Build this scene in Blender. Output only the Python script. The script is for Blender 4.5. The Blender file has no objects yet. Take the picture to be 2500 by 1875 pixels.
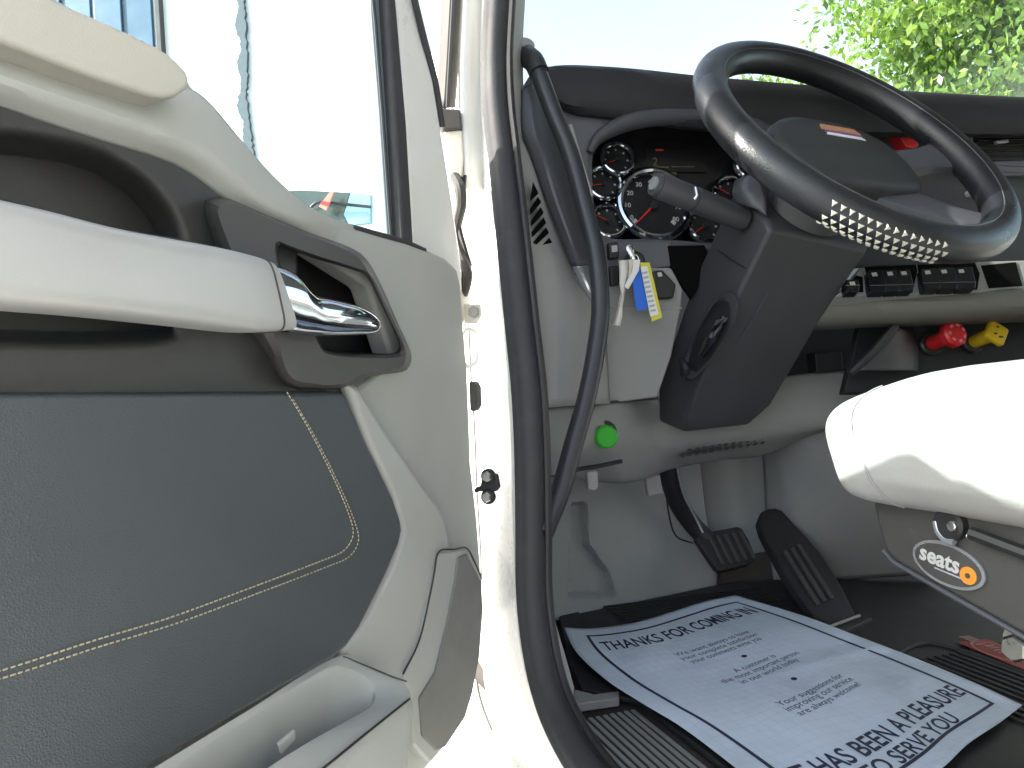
import bpy, bmesh, math, random
import numpy as np
from mathutils import Vector, Matrix
random.seed(7); rng = np.random.default_rng(7)
R_ = math.radians
scene = bpy.context.scene
COL = scene.collection

# ------------------------------------------------------------------ camera
CAMZ = 1.68
FPX = 1750.0                      # focal length in photo pixels (photo 2500 wide)
cam_d = bpy.data.cameras.new('camera'); cam = bpy.data.objects.new('camera', cam_d); COL.objects.link(cam)
cam.location = (0, 0, CAMZ); cam.rotation_euler = (R_(90), 0, 0)
cam_d.sensor_width = 36; cam_d.lens = 36*FPX/2500; cam_d.shift_y = (937.5-940)/2500*-1
cam_d.clip_start = .02; cam_d.clip_end = 500
scene.camera = cam

# ------------------------------------------------------------------ axes of the parked truck
TH = R_(21.4)
RT = Vector((math.cos(TH), math.sin(TH), 0)); FW = Vector((-math.sin(TH), math.cos(TH), 0)); UP = Vector((0, 0, 1))
CAM = Vector((0, 0, CAMZ))
def T(r, f, z): return CAM + RT*r + FW*f + UP*z            # truck frame: right, forward, height above the lens

# ------------------------------------------------------------------ light
SUN_EL = R_(27)
sun_dir = (RT*-.965 + FW*.262).normalized()*math.cos(SUN_EL) + UP*math.sin(SUN_EL)
world = bpy.data.worlds.new('World'); scene.world = world; world.use_nodes = True
wn = world.node_tree; wn.nodes.clear()
sky = wn.nodes.new('ShaderNodeTexSky'); sky.sky_type = 'NISHITA'; sky.sun_disc = False
sky.sun_elevation = SUN_EL; sky.sun_rotation = math.atan2(sun_dir.x, sun_dir.y)
sky.air_density = 1.0; sky.dust_density = 1.6; sky.ozone_density = .3
bg = wn.nodes.new('ShaderNodeBackground'); bg.inputs['Strength'].default_value = .15
wo = wn.nodes.new('ShaderNodeOutputWorld')
# thin even veil of high haze: part of the blue is washed out over the whole sky
bw = wn.nodes.new('ShaderNodeRGBToBW'); nzw = wn.nodes.new('ShaderNodeTexNoise'); nzw.inputs['Scale'].default_value = 2.2; nzw.inputs['Detail'].default_value = 7
tcw = wn.nodes.new('ShaderNodeTexCoord'); mrw = wn.nodes.new('ShaderNodeMapRange'); mrw.inputs[1].default_value = .3; mrw.inputs[2].default_value = .7; mrw.inputs[3].default_value = .3; mrw.inputs[4].default_value = .6
mul = wn.nodes.new('ShaderNodeMath'); mul.operation = 'MULTIPLY'; mul.inputs[1].default_value = 1.35
mxw = wn.nodes.new('ShaderNodeMix'); mxw.data_type = 'RGBA'
wn.links.new(sky.outputs[0], bw.inputs[0]); wn.links.new(bw.outputs[0], mul.inputs[0]); wn.links.new(tcw.outputs['Generated'], nzw.inputs['Vector']); wn.links.new(nzw.outputs[0], mrw.inputs[0])
wn.links.new(mrw.outputs[0], mxw.inputs[0]); wn.links.new(sky.outputs[0], mxw.inputs[6]); wn.links.new(mul.outputs[0], mxw.inputs[7]); wn.links.new(mxw.outputs[2], bg.inputs[0]); wn.links.new(bg.outputs[0], wo.inputs[0])
sl = bpy.data.lights.new('sun', 'SUN'); sl.energy = 3.5; sl.angle = R_(.5); sl.color = (1, .95, .87)
so = bpy.data.objects.new('sun', sl); COL.objects.link(so); so.location = (-6, 2, 9)
so.rotation_euler = (-sun_dir).to_track_quat('-Z', 'Y').to_euler()
vs = scene.view_settings
vs.view_transform = 'Standard'; vs.look = 'None'; vs.exposure = 2.0; vs.gamma = 1; vs.use_curve_mapping = False

# ------------------------------------------------------------------ helpers
WL = {}
def ray(px, py): return Vector(((px-1250)/FPX, 1, (940-py)/FPX))
def W(px, py, d): return CAM + ray(px, py)*d
class Plane:
    def __init__(s, p, n): s.p = Vector(p); s.n = Vector(n).normalized()
    def hit(s, px, py, off=0):
        r = ray(px, py); return CAM + r*(((s.p + s.n*off - CAM).dot(s.n))/r.dot(s.n))
HINGE = CAM + Vector((-.046, .95, 0))
DDIR = Vector((-.496, -.868, 0)).normalized()
DN = Vector((.868, -.496, 0)).normalized()
DOOR = Plane(HINGE, DN)
DASH = Plane(CAM + Vector((.059, 1.151, 0)), (.159, -.987, 0))
def RPL(r): return Plane(T(r, 0, 0), -RT)
def FPL(f): return Plane(T(0, f, 0), -FW)
FLOORZ = -.43
def fl(px, py, up=0):                                     # pixel on the cab floor
    d = -(FLOORZ+up)*FPX/(py-940); return W(px, py, d)

def mesh_obj(name, V, F, mat, parent=None, smooth=True, sharp=35, bevel=0, seg=3, solid=0, harden=True, subsurf=0, origin=None, matidx=None):
    V = [Vector(v) for v in V]
    c = Vector(origin) if origin is not None else sum(V, Vector())/len(V)
    me = bpy.data.meshes.new(name); me.from_pydata([tuple(v-c) for v in V], [], F); me.validate(); me.update()
    bm = bmesh.new(); bm.from_mesh(me); bmesh.ops.recalc_face_normals(bm, faces=bm.faces) if not solid else None
    bm.to_mesh(me); bm.free()
    for m in (mat if isinstance(mat, (list, tuple)) else [mat]): me.materials.append(m)
    if matidx is not None:
        for p, i in zip(me.polygons, matidx): p.material_index = i
    if smooth:
        me.polygons.foreach_set('use_smooth', [True]*len(me.polygons))
        if not bevel: me.set_sharp_from_angle(angle=R_(sharp))
    o = bpy.data.objects.new(name, me); COL.objects.link(o)
    place(o, c, parent)
    if subsurf:
        m = o.modifiers.new('subsurf', 'SUBSURF'); m.levels = m.render_levels = subsurf
    if solid:
        m = o.modifiers.new('solid', 'SOLIDIFY'); m.thickness = abs(solid); m.offset = -1 if solid > 0 else 1
    if bevel:
        m = o.modifiers.new('bevel', 'BEVEL'); m.width = bevel; m.segments = seg; m.limit_method = 'ANGLE'; m.angle_limit = R_(32)
        m.harden_normals = harden
    return o
def place(o, c, parent):
    WL[o.name] = Vector(c)
    if parent is not None:
        o.parent = parent; o.location = Vector(c) - WL[parent.name]
    else: o.location = c
def empty(name, loc, label, cat, group=None):
    o = bpy.data.objects.new(name, None); COL.objects.link(o); o.location = loc; WL[o.name] = Vector(loc); o.empty_display_size = .1
    tag(o, label, cat, group); return o
def tag(o, label=None, cat=None, group=None, kind=None):
    if label: o['label'] = label
    if cat: o['category'] = cat
    if group: o['group'] = group
    if kind: o['kind'] = kind
    return o

def cr(pts, n, closed=False):
    """resample a control polyline to n points with a smooth cubic"""
    P = np.array([list(p) for p in pts], float)
    if closed: P = np.vstack([P[-2:], P, P[:3]])
    s = np.r_[0, np.cumsum(np.maximum(np.linalg.norm(np.diff(P, axis=0), axis=1), 1e-6)**.75)]
    m = np.zeros_like(P)
    m[1:-1] = (P[2:]-P[:-2])/(s[2:]-s[:-2])[:, None]
    m[0] = (P[1]-P[0])/(s[1]-s[0]); m[-1] = (P[-1]-P[-2])/(s[-1]-s[-2])
    if closed: t = np.linspace(s[2], s[-3], n, endpoint=False)
    else: t = np.linspace(s[0], s[-1], n)
    i = np.clip(np.searchsorted(s, t, 'right')-1, 0, len(s)-2)
    h = (s[i+1]-s[i])[:, None]; x = ((t-s[i])/(s[i+1]-s[i]))[:, None]
    return (2*x**3-3*x**2+1)*P[i] + (x**3-2*x**2+x)*h*m[i] + (-2*x**3+3*x**2)*P[i+1] + (x**3-x**2)*h*m[i+1]

def prism(name, front, back, mat, parent=None, **k):
    n = len(front); V = list(front)+list(back)
    F = [list(range(n)), list(range(2*n-1, n-1, -1))] + [[i, (i+1) % n, n+(i+1) % n, n+i] for i in range(n)]
    return mesh_obj(name, V, F, mat, parent, **k)
def panel(name, px, plane, off, thick, mat, parent=None, res=0, **k):
    if res: px = cr(px, res, True)
    fr = [plane.hit(p[0], p[1], off) for p in px]
    return prism(name, fr, [v - plane.n*thick for v in fr], mat, parent, **k)
def grid(name, rows, mat, parent=None, closed=False, **k):
    nr, nc = len(rows), len(rows[0]); V = [v for r in rows for v in r]; F = []
    for i in range(nr-1):
        for j in range(nc if closed else nc-1):
            a, b = i*nc+j, i*nc+(j+1) % nc
            F.append([a, b, b+nc, a+nc])
    return mesh_obj(name, V, F, mat, parent, **k)
def surf(name, ctrl, mat, parent=None, nu=24, nv=12, fn=None, thick=.004, **k):
    """ctrl: rows of (px,py,depth) or Vectors -> smooth sheet with real thickness"""
    rows = []
    for r in ctrl:
        pts = [tuple(W(*p)) if not isinstance(p, Vector) else tuple(p) for p in r]
        rows.append(cr(pts, nu) if len(pts) > 2 else np.linspace(pts[0], pts[1], nu))
    A = np.array(rows)
    out = np.stack([cr(A[:, j], nv) if len(A) > 2 else np.linspace(A[0, j], A[1, j], nv) for j in range(nu)], 1)
    if fn is not None: out = fn(out)
    return grid(name, [[Vector(v) for v in r] for r in out], mat, parent, solid=thick, **k)
def loft(name, loops, mat, parent=None, cap=True, **k):
    n = len(loops[0]); V = [v for l in loops for v in l]; F = []
    for i in range(len(loops)-1):
        for j in range(n): F.append([i*n+j, i*n+(j+1) % n, (i+1)*n+(j+1) % n, (i+1)*n+j])
    if cap: F += [list(range(n))[::-1], [len(V)-n+j for j in range(n)]]
    return mesh_obj(name, V, F, mat, parent, **k)
def tube(name, pts, rad, mat, parent=None, n=14, res=0, closed=False, prof=None, cap=True, up=None, **k):
    if res: pts = [Vector(p) for p in cr(pts, res, closed)]
    pts = [Vector(p) for p in pts]; m = len(pts)
    if not hasattr(rad, '__len__'): rad = [rad]*m
    elif len(rad) != m: rad = list(np.interp(np.linspace(0, 1, m), np.linspace(0, 1, len(rad)), rad))
    loops = []; u = None
    for i, p in enumerate(pts):
        t = (pts[(i+1) % m]-pts[i-1]) if closed else (pts[min(i+1, m-1)]-pts[max(i-1, 0)]); t.normalize()
        if up is not None: u = (up - t*up.dot(t)).normalized()
        elif u is None:
            a = Vector((0, 0, 1)) if abs(t.z) < .9 else Vector((1, 0, 0)); u = (a - t*a.dot(t)).normalized()
        else: u = (u - t*u.dot(t)).normalized()
        w = t.cross(u)
        if prof: loops.append([p + u*q[0]*rad[i] + w*q[1]*rad[i] for q in prof])
        else: loops.append([p + (u*math.cos(2*math.pi*j/n) + w*math.sin(2*math.pi*j/n))*rad[i] for j in range(n)])
    if closed: loops.append(loops[0]); cap = False
    return loft(name, loops, mat, parent, cap=cap, **k)
def byangle(pts, n, c):
    """resample a star-shaped closed pixel outline at n equal angles round c"""
    P = cr(pts, 400, True); a = np.arctan2(P[:, 1]-c[1], P[:, 0]-c[0]); r = np.hypot(P[:, 0]-c[0], P[:, 1]-c[1])
    o = np.argsort(a); a, r = a[o], r[o]
    q = np.linspace(-math.pi, math.pi, n, endpoint=False)
    rr = np.interp(q, np.r_[a-2*math.pi, a, a+2*math.pi], np.r_[r, r, r])
    return [(c[0]+x*math.cos(t), c[1]+x*math.sin(t)) for x, t in zip(rr, q)]
def frame(name, loops, mat, parent=None, capend=True, capstart=False, **k):
    n = len(loops[0]); V = [v for l in loops for v in l]; F = []
    for i in range(len(loops)-1):
        for j in range(n): F.append([i*n+j, i*n+(j+1) % n, (i+1)*n+(j+1) % n, (i+1)*n+j])
    if capend: F.append([len(V)-n+j for j in range(n)])
    if capstart: F.append(list(range(n))[::-1])
    return mesh_obj(name, V, F, mat, parent, **k)
def disc(name, c, n, rad, th, mat, parent=None, seg=28, **k):
    n = Vector(n).normalized(); a = Vector((0, 0, 1)) if abs(n.z) < .9 else Vector((0, 1, 0))
    u = (a-n*a.dot(n)).normalized(); w = n.cross(u)
    lo = lambda o, r: [Vector(c)+n*o+(u*math.cos(2*math.pi*j/seg)+w*math.sin(2*math.pi*j/seg))*r for j in range(seg)]
    e = min(th*.25, rad*.2)
    return loft(name, [lo(0, rad), lo(th-e, rad), lo(th, rad-e)], mat, parent, **k)
def box(name, o, ax, ay, az, mat, parent=None, **k):
    o, ax, ay, az = map(Vector, (o, ax, ay, az))
    f = [o, o+ax, o+ax+ay, o+ay]; return prism(name, f, [v+az for v in f], mat, parent, **k)
def text_geo(body, size=1, bold=0, align='LEFT'):
    cu = bpy.data.curves.new('t', 'FONT'); cu.body = body; cu.size = size; cu.offset = bold; cu.align_x = align; cu.resolution_u = 3
    ob = bpy.data.objects.new('t', cu); COL.objects.link(ob)
    dg = bpy.context.evaluated_depsgraph_get(); me = ob.evaluated_get(dg).to_mesh()
    V = [v.co.copy() for v in me.vertices]; F = [list(p.vertices) for p in me.polygons]
    bpy.data.objects.remove(ob); bpy.data.curves.remove(cu)
    return V, F

# ------------------------------------------------------------------ materials
def mat(name, col, rough=.5, metal=0, bump=0, bscale=300, var=.08, vscale=6, spec=.5, coat=0, kind='noise', transm=0, dirt=0, dirtcol=(.25, .23, .2)):
    m = bpy.data.materials.new(name); m.use_nodes = True; nt = m.node_tree; b = nt.nodes['Principled BSDF']
    b.inputs['Base Color'].default_value = (*col, 1); b.inputs['Roughness'].default_value = rough; b.inputs['Metallic'].default_value = metal
    b.inputs['Specular IOR Level'].default_value = spec
    if coat: b.inputs['Coat Weight'].default_value = coat; b.inputs['Coat Roughness'].default_value = .05
    if transm: b.inputs['Transmission Weight'].default_value = transm
    tc = nt.nodes.new('ShaderNodeTexCoord')
    if var:
        nz = nt.nodes.new('ShaderNodeTexNoise'); nz.inputs['Scale'].default_value = vscale; nz.inputs['Detail'].default_value = 6; nz.inputs['Roughness'].default_value = .65
        mr = nt.nodes.new('ShaderNodeMapRange'); mr.inputs[1].default_value = .3; mr.inputs[2].default_value = .7; mr.inputs[3].default_value = 1-var; mr.inputs[4].default_value = 1+var
        hs = nt.nodes.new('ShaderNodeMix'); hs.data_type = 'RGBA'; hs.blend_type = 'MULTIPLY'; hs.inputs[0].default_value = 1; hs.inputs[6].default_value = (*col, 1)
        nt.links.new(tc.outputs['Object'], nz.inputs['Vector']); nt.links.new(nz.outputs[0], mr.inputs[0]); nt.links.new(mr.outputs[0], hs.inputs[7])
        out = hs.outputs[2]
        if dirt:
            n2 = nt.nodes.new('ShaderNodeTexNoise'); n2.inputs['Scale'].default_value = vscale*3.1; n2.inputs['Detail'].default_value = 9; n2.inputs['Roughness'].default_value = .75
            m2 = nt.nodes.new('ShaderNodeMapRange'); m2.inputs[1].default_value = .52; m2.inputs[2].default_value = .78; m2.inputs[3].default_value = 0; m2.inputs[4].default_value = dirt
            mx = nt.nodes.new('ShaderNodeMix'); mx.data_type = 'RGBA'; mx.inputs[7].default_value = (*dirtcol, 1)
            nt.links.new(tc.outputs['Object'], n2.inputs['Vector']); nt.links.new(n2.outputs[0], m2.inputs[0]); nt.links.new(m2.outputs[0], mx.inputs[0]); nt.links.new(out, mx.inputs[6]); out = mx.outputs[2]
        nt.links.new(out, b.inputs['Base Color'])
        r2 = nt.nodes.new('ShaderNodeMapRange'); r2.inputs[1].default_value = .3; r2.inputs[2].default_value = .7; r2.inputs[3].default_value = max(.02, rough-.07); r2.inputs[4].default_value = min(1, rough+.07)
        nt.links.new(nz.outputs[0], r2.inputs[0]); nt.links.new(r2.outputs[0], b.inputs['Roughness'])
    if bump:
        if kind == 'leather':
            t = nt.nodes.new('ShaderNodeTexVoronoi'); t.feature = 'DISTANCE_TO_EDGE'; t.inputs['Scale'].default_value = bscale
        elif kind == 'wave':
            t = nt.nodes.new('ShaderNodeTexWave'); t.inputs['Scale'].default_value = bscale
        else:
            t = nt.nodes.new('ShaderNodeTexNoise'); t.inputs['Scale'].default_value = bscale; t.inputs['Detail'].default_value = 3
        bp = nt.nodes.new('ShaderNodeBump'); bp.inputs['Strength'].default_value = bump; bp.inputs['Distance'].default_value = .001
        nt.links.new(tc.outputs['Object'], t.inputs['Vector']); nt.links.new(t.outputs[0], bp.inputs['Height']); nt.links.new(bp.outputs[0], b.inputs['Normal'])
    return m
def glassmat(name, tint, refl=.06):
    m = bpy.data.materials.new(name); m.use_nodes = True; nt = m.node_tree; nt.nodes.clear()
    o = nt.nodes.new('ShaderNodeOutputMaterial'); t = nt.nodes.new('ShaderNodeBsdfTransparent'); t.inputs[0].default_value = (*tint, 1)
    g = nt.nodes.new('ShaderNodeBsdfGlossy'); g.inputs['Roughness'].default_value = .01
    fr = nt.nodes.new('ShaderNodeFresnel'); fr.inputs[0].default_value = 1.09
    mx = nt.nodes.new('ShaderNodeMixShader')
    nt.links.new(fr.outputs[0], mx.inputs[0]); nt.links.new(t.outputs[0], mx.inputs[1]); nt.links.new(g.outputs[0], mx.inputs[2]); nt.links.new(mx.outputs[0], o.inputs[0])
    return m
M = dict(
    void=mat('shadowed_void', (.005, .005, .005), .95, var=0, spec=.05),  # near-black colour paints the shade inside slots, pits and column opening
    trim=mat('grey_door_plastic', (.375, .385, .36), .55, bump=.25, bscale=900, var=.05, vscale=5, dirt=.12, dirtcol=(.42, .4, .34)),
    trimdark=mat('dark_door_plastic', (.034, .034, .0335), .46, bump=.25, bscale=700, var=.12, vscale=9, dirt=.22, dirtcol=(.085, .083, .08)),
    bezel=mat('handle_bezel_plastic', (.056, .0545, .053), .46, bump=.2, bscale=900, var=.08, dirt=.15, dirtcol=(.15, .14, .13)),
    leather=mat('blue_grey_leather', (.052, .061, .068), .47, bump=.55, bscale=420, var=.08, vscale=7, kind='leather'),
    arm=mat('silver_armrest', (.39, .395, .39), .42, metal=.15, bump=.12, bscale=900, var=.05, vscale=8),
    ledge=mat('beige_ledge', (.45, .435, .385), .6, bump=.3, bscale=900, var=.05, dirt=.15, dirtcol=(.36, .33, .27)),
    scuff=mat('scuff_guard', (.19, .188, .175), .8, bump=.6, bscale=1200, var=.12, vscale=18),
    chrome=mat('chrome', (.55, .58, .62), .06, metal=1, var=0),
    thread=mat('stitch_thread', (.5, .44, .31), .8, var=.1, vscale=40),
    white=mat('white_paint', (.78, .78, .74), .3, coat=.6, var=.03, vscale=4, dirt=.04, dirtcol=(.6, .55, .42)),
    cream=mat('primer_white', (.66, .63, .54), .5, var=.06, vscale=12, dirt=.35, dirtcol=(.4, .34, .24)),
    rubber=mat('black_rubber', (.035, .036, .038), .72, bump=.2, bscale=500, var=.12, vscale=14, dirt=.25, dirtcol=(.1, .095, .09)),
    rubberdull=mat('dull_rubber', (.06, .057, .053), .7, bump=.2, bscale=400, var=.15, vscale=14),
    black=mat('black_plastic', (.018, .018, .019), .45, bump=.15, bscale=800, var=.1),
    blackgloss=mat('gloss_black', (.012, .012, .014), .18, var=.05),
    dashtop=mat('dash_top_vinyl', (.011, .0125, .0145), .6, bump=.4, bscale=500, var=.1, vscale=10),
    dashface=mat('dash_face_plastic', (.105, .11, .122), .55, bump=.3, bscale=800, var=.06),
    dashgrey=mat('dash_grey_plastic', (.26, .265, .255), .58, bump=.3, bscale=900, var=.05, dirt=.1, dirtcol=(.2, .19, .17)),
    sidegrey=mat('side_trim_plastic', (.31, .31, .3), .55, bump=.3, bscale=900, var=.05, dirt=.1, dirtcol=(.22, .21, .19)),
    column=mat('column_shroud', (.048, .05, .054), .48, bump=.3, bscale=900, var=.1, vscale=8),
    wheel=mat('wheel_leather', (.011, .0125, .0145), .33, bump=.35, bscale=600, var=.12, vscale=18, kind='leather'),
    hub=mat('wheel_hub', (.028, .031, .031), .5, bump=.3, bscale=900, var=.06),
    spoke=mat('wheel_spoke', (.06, .066, .076), .42, bump=.2, bscale=900, var=.06),
    handle=mat('grab_handle_foam', (.022, .025, .029), .36, bump=.15, bscale=700, var=.1),
    stud=mat('pale_stud', (.46, .44, .38), .5, var=.06, vscale=40),
    toe=mat('toe_board', (.30, .308, .302), .6, bump=.25, bscale=700, var=.08, vscale=5, dirt=.2, dirtcol=(.2, .19, .17)),
    mat=mat('floor_mat_rubber', (.02, .02, .021), .62, bump=.5, bscale=300, var=.25, vscale=12, dirt=.25, dirtcol=(.055, .052, .048)),
    sill=mat('sill_plastic', (.06, .06, .058), .5, bump=.3, bscale=700, var=.12, vscale=9, dirt=.3, dirtcol=(.11, .105, .095)),
    rib=mat('sill_rib', (.27, .28, .26), .55, var=.1, vscale=20, dirt=.3, dirtcol=(.15, .14, .12)),
    paper=mat('sky_tinted_paper', (.64, .715, .82), .85, bump=.6, bscale=140, var=.05, vscale=14),  # white paper; the blue cast of skylit shade is put into its colour
    ink=mat('dark_blue_ink', (.028, .035, .07), .7, var=.1, vscale=60),
    inkgrey=mat('grey_ink', (.36, .38, .42), .8, var=.2, vscale=60),
    seat=mat('seat_vinyl', (.38, .38, .365), .5, bump=.3, bscale=500, var=.04, vscale=7),
    seam=mat('seat_seam', (.3, .28, .29), .8, var=0),
    seatbase=mat('seat_base_plastic', (.055, .055, .053), .5, bump=.3, bscale=900, var=.1),
    steel=mat('painted_steel', (.3, .29, .26), .5, var=.1, vscale=20),
    bolt=mat('zinc_bolt', (.6, .6, .58), .3, metal=1, var=.1, vscale=60),
    red=mat('red_plastic', (.52, .018, .022), .4, var=.06), redneedle=mat('needle_red', (.6, .02, .02), .5, var=0),
    yellow=mat('yellow_plastic', (.62, .42, .015), .42, var=.08, vscale=30),
    green=mat('green_plastic', (.03, .4, .02), .4, var=.06), blue=mat('blue_tag', (.015, .13, .62), .5, var=.05),
    tagw=mat('paper_tag', (.72, .71, .66), .7, var=.05), tagy=mat('yellow_tag', (.6, .56, .06), .6, var=.05),
    orange=mat('orange_print', (.75, .27, .03), .5, var=0), whiteprint=mat('white_print', (.48, .48, .47), .5, var=0),
    silver=mat('silver_trim', (.55, .57, .6), .3, metal=.8, var=.05), gaugeface=mat('gauge_face', (.012, .013, .014), .4, var=0),
    gaugeink=mat('gauge_ink', (.45, .45, .43), .6, var=0), display=mat('olive_segments', (.13, .12, .05), .5, var=0),
    matred=mat('mat_red_print', (.3, .02, .02), .6, var=.15, vscale=50), matpink=mat('mat_pale_print', (.38, .2, .18), .6, var=.1),
    rust=mat('worn_carpet', (.05, .04, .035), .9, bump=.6, bscale=300, var=.2, vscale=30),
    liner=mat('headliner', (.3, .3, .28), .9, bump=.3, bscale=300, var=.05),
    glass=glassmat('clear_glass', (.93, .96, .96)), glassdoor=glassmat('tinted_glass', (.88, .955, .965)),
)

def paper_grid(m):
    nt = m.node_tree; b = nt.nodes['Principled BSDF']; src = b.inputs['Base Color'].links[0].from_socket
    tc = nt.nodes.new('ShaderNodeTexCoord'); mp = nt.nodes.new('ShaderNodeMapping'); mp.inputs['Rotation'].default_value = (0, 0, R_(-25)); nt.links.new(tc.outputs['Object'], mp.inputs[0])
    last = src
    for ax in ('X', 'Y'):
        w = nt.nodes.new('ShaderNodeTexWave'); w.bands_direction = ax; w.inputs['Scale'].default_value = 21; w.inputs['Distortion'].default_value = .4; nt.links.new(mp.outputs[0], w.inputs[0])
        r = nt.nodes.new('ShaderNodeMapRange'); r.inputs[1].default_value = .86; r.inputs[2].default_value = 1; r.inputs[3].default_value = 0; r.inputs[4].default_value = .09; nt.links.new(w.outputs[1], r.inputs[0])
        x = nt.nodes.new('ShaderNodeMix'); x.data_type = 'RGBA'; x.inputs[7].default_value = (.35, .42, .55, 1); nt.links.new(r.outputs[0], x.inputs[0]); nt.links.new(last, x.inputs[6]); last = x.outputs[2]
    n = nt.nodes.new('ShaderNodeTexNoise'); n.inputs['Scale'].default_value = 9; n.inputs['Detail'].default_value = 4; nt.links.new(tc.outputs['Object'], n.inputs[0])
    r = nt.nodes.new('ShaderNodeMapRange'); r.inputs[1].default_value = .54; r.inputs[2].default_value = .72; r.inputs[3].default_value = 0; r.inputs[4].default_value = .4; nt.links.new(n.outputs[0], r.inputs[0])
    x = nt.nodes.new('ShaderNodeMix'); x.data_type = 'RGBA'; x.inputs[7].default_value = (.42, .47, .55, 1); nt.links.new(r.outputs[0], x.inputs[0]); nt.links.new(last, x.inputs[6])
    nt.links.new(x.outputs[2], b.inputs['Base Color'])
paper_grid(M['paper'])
# ------------------------------------------------------------------ ground and surroundings
def ground_mat():
    m = mat('concrete', (.42, .41, .385), .9, bump=.5, bscale=60, var=.14, vscale=.8, dirt=.3, dirtcol=(.3, .29, .27)); return m
g = mesh_obj('ground', [(-250, -250, 0), (250, -250, 0), (250, 250, 0), (-250, 250, 0)], [[0, 1, 2, 3]], ground_mat(), origin=(0, 0, 0)); g['kind'] = 'structure'
jm = mat('joint_tar', (.09, .088, .085), .9, var=.2, vscale=8)
# sawn joints of the concrete lot belong to the ground
for i in range(-4, 6):
    box('slab_joint', (-20, i*4+1.3, .004), (40, 0, 0), (0, .014, 0), (0, 0, .002), jm, g)
for i in range(-5, 6):
    box('slab_joint', (i*4+.6, -20, .0065), (.014, 0, 0), (0, 45, 0), (0, 0, .002), jm, g)

# ------------------------------------------------------------------ the truck
truck = empty('truck', T(1.35, .2, -CAMZ), 'white truck cab with its driver door open, grey and black interior', 'truck')
def part(o, label=None):
    if label: o['label'] = label
    return o

# ================= DOOR =================
DO = DOOR.hit
main = [(-1200, -639), (60, -70), (150, 0), (260, 60), (400, 120), (452, 175), (472, 208), (540, 290), (590, 350), (640, 408), (700, 466), (745, 502), (830, 548), (905, 567), (1000, 594), (1050, 612), (1090, 630), (1118, 655), (1128, 700), (1134, 800), (1143, 900), (1148, 1020), (1152, 1135), (1166, 1253), (1175, 1370), (1178, 1488), (1169, 1605), (1152, 1693), (1134, 1752), (1087, 1823), (1040, 1880), (900, 2030), (700, 2200), (-1200, 2883), (-1200, 971), (846, 972), (960, 880), (900, 700), (700, 570), (545, 484), (490, 438), (398, 384), (289, 351), (90, 286), (-1200, -129)]
door = part(panel('door', main, DOOR, 0, .03, M['trim'], truck, bevel=.006), 'open driver door with light grey trim, dark leather insert and silver armrest')
# raised shoulder round the leather
bol = [(846, 930), (880, 945), (925, 1018), (970, 1090), (1020, 1162), (1070, 1228), (1090, 1262), (1100, 1310), (1096, 1400), (1085, 1480), (1062, 1560), (1030, 1640), (1004, 1690), (860, 1640), (830, 1590), (900, 1500), (960, 1380), (985, 1300), (960, 1210), (900, 1085)]
panel('trim_shoulder', bol, DOOR, .016, .02, M['trim'], door, bevel=.011, seg=4)
# upper band with its crease
def at_door(rows):
    return [[DO(*p) for p in r] for r in rows]
surf('upper_trim', at_door([
    [(-1200, -360, .004), (0, 97, .004), (108, 138, .004), (253, 192, .004), (380, 238, .004), (455, 222, .004), (500, 252, .004), (575, 340, .004), (650, 425, .004), (730, 496, .004), (800, 533, -.003), (870, 556, -.008)],
    [(-1200, -238, .018), (0, 178, .018), (108, 214, .018), (253, 262, .018), (370, 305, .018), (440, 330, .017), (500, 355, .016), (565, 400, .014), (640, 465, .012), (720, 520, .009), (795, 550, -.001), (865, 575, -.008)],
    [(-1200, -210, .019), (0, 199, .019), (100, 232, .019), (240, 278, .019), (350, 315, .019), (430, 348, .019), (500, 385, .018), (560, 430, .016), (630, 492, .013), (715, 536, .009), (790, 562, -.001), (860, 590, -.008)],
    [(-1200, -138, .004), (0, 252, .004), (90, 285, .004), (230, 332, .004), (330, 362, .004), (415, 392, .004), (480, 430, .004), (545, 480, .004), (625, 518, .004), (705, 548, .004), (785, 582, -.002), (855, 606, -.008)]]), M['trim'], door, nu=50, nv=16, thick=.004)
# ledge pad
led = [(-1200, -353), (0, 99), (108, 141), (253, 195), (362, 231), (398, 240), (430, 237), (459, 217), (470, 195), (456, 170), (427, 141), (394, 116), (289, 65), (217, 33), (137, 0), (60, -36), (-1200, -610)]
panel('ledge_pad', led, DOOR, .045, .055, M['ledge'], door, res=70, bevel=.012, seg=5)
# dark pull recess panel
def sm(x): x = np.clip(x, 0, 1); return x*x*(3-2*x)
topc = cr([(-1200, -138), (0, 249), (90, 282), (181, 315), (289, 347), (398, 380), (452, 409), (506, 445), (553, 481), (640, 520), (720, 556)], 230)
bowl = np.array(cr([(-1400, 6), (-100, 315), (60, 335), (217, 368), (325, 427), (385, 485), (425, 555), (440, 640), (430, 720)], 900))
low = np.array(cr([(-1400, 796), (100, 838), (300, 836), (400, 826), (440, 806), (465, 775), (480, 700)], 300))
bowlp = np.vstack([bowl, [[430, 1500], [-1400, 1500]]])
def inpoly(x, y, P):
    X, Y = P[:, 0], P[:, 1]; X2, Y2 = np.roll(X, -1), np.roll(Y, -1)
    m = (Y > y) != (Y2 > y)
    return bool(np.sum(m & (x < (X2-X)*(y-Y)/np.where(Y2 == Y, 1e-9, Y2-Y)+X)) % 2)
rows = []
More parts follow.
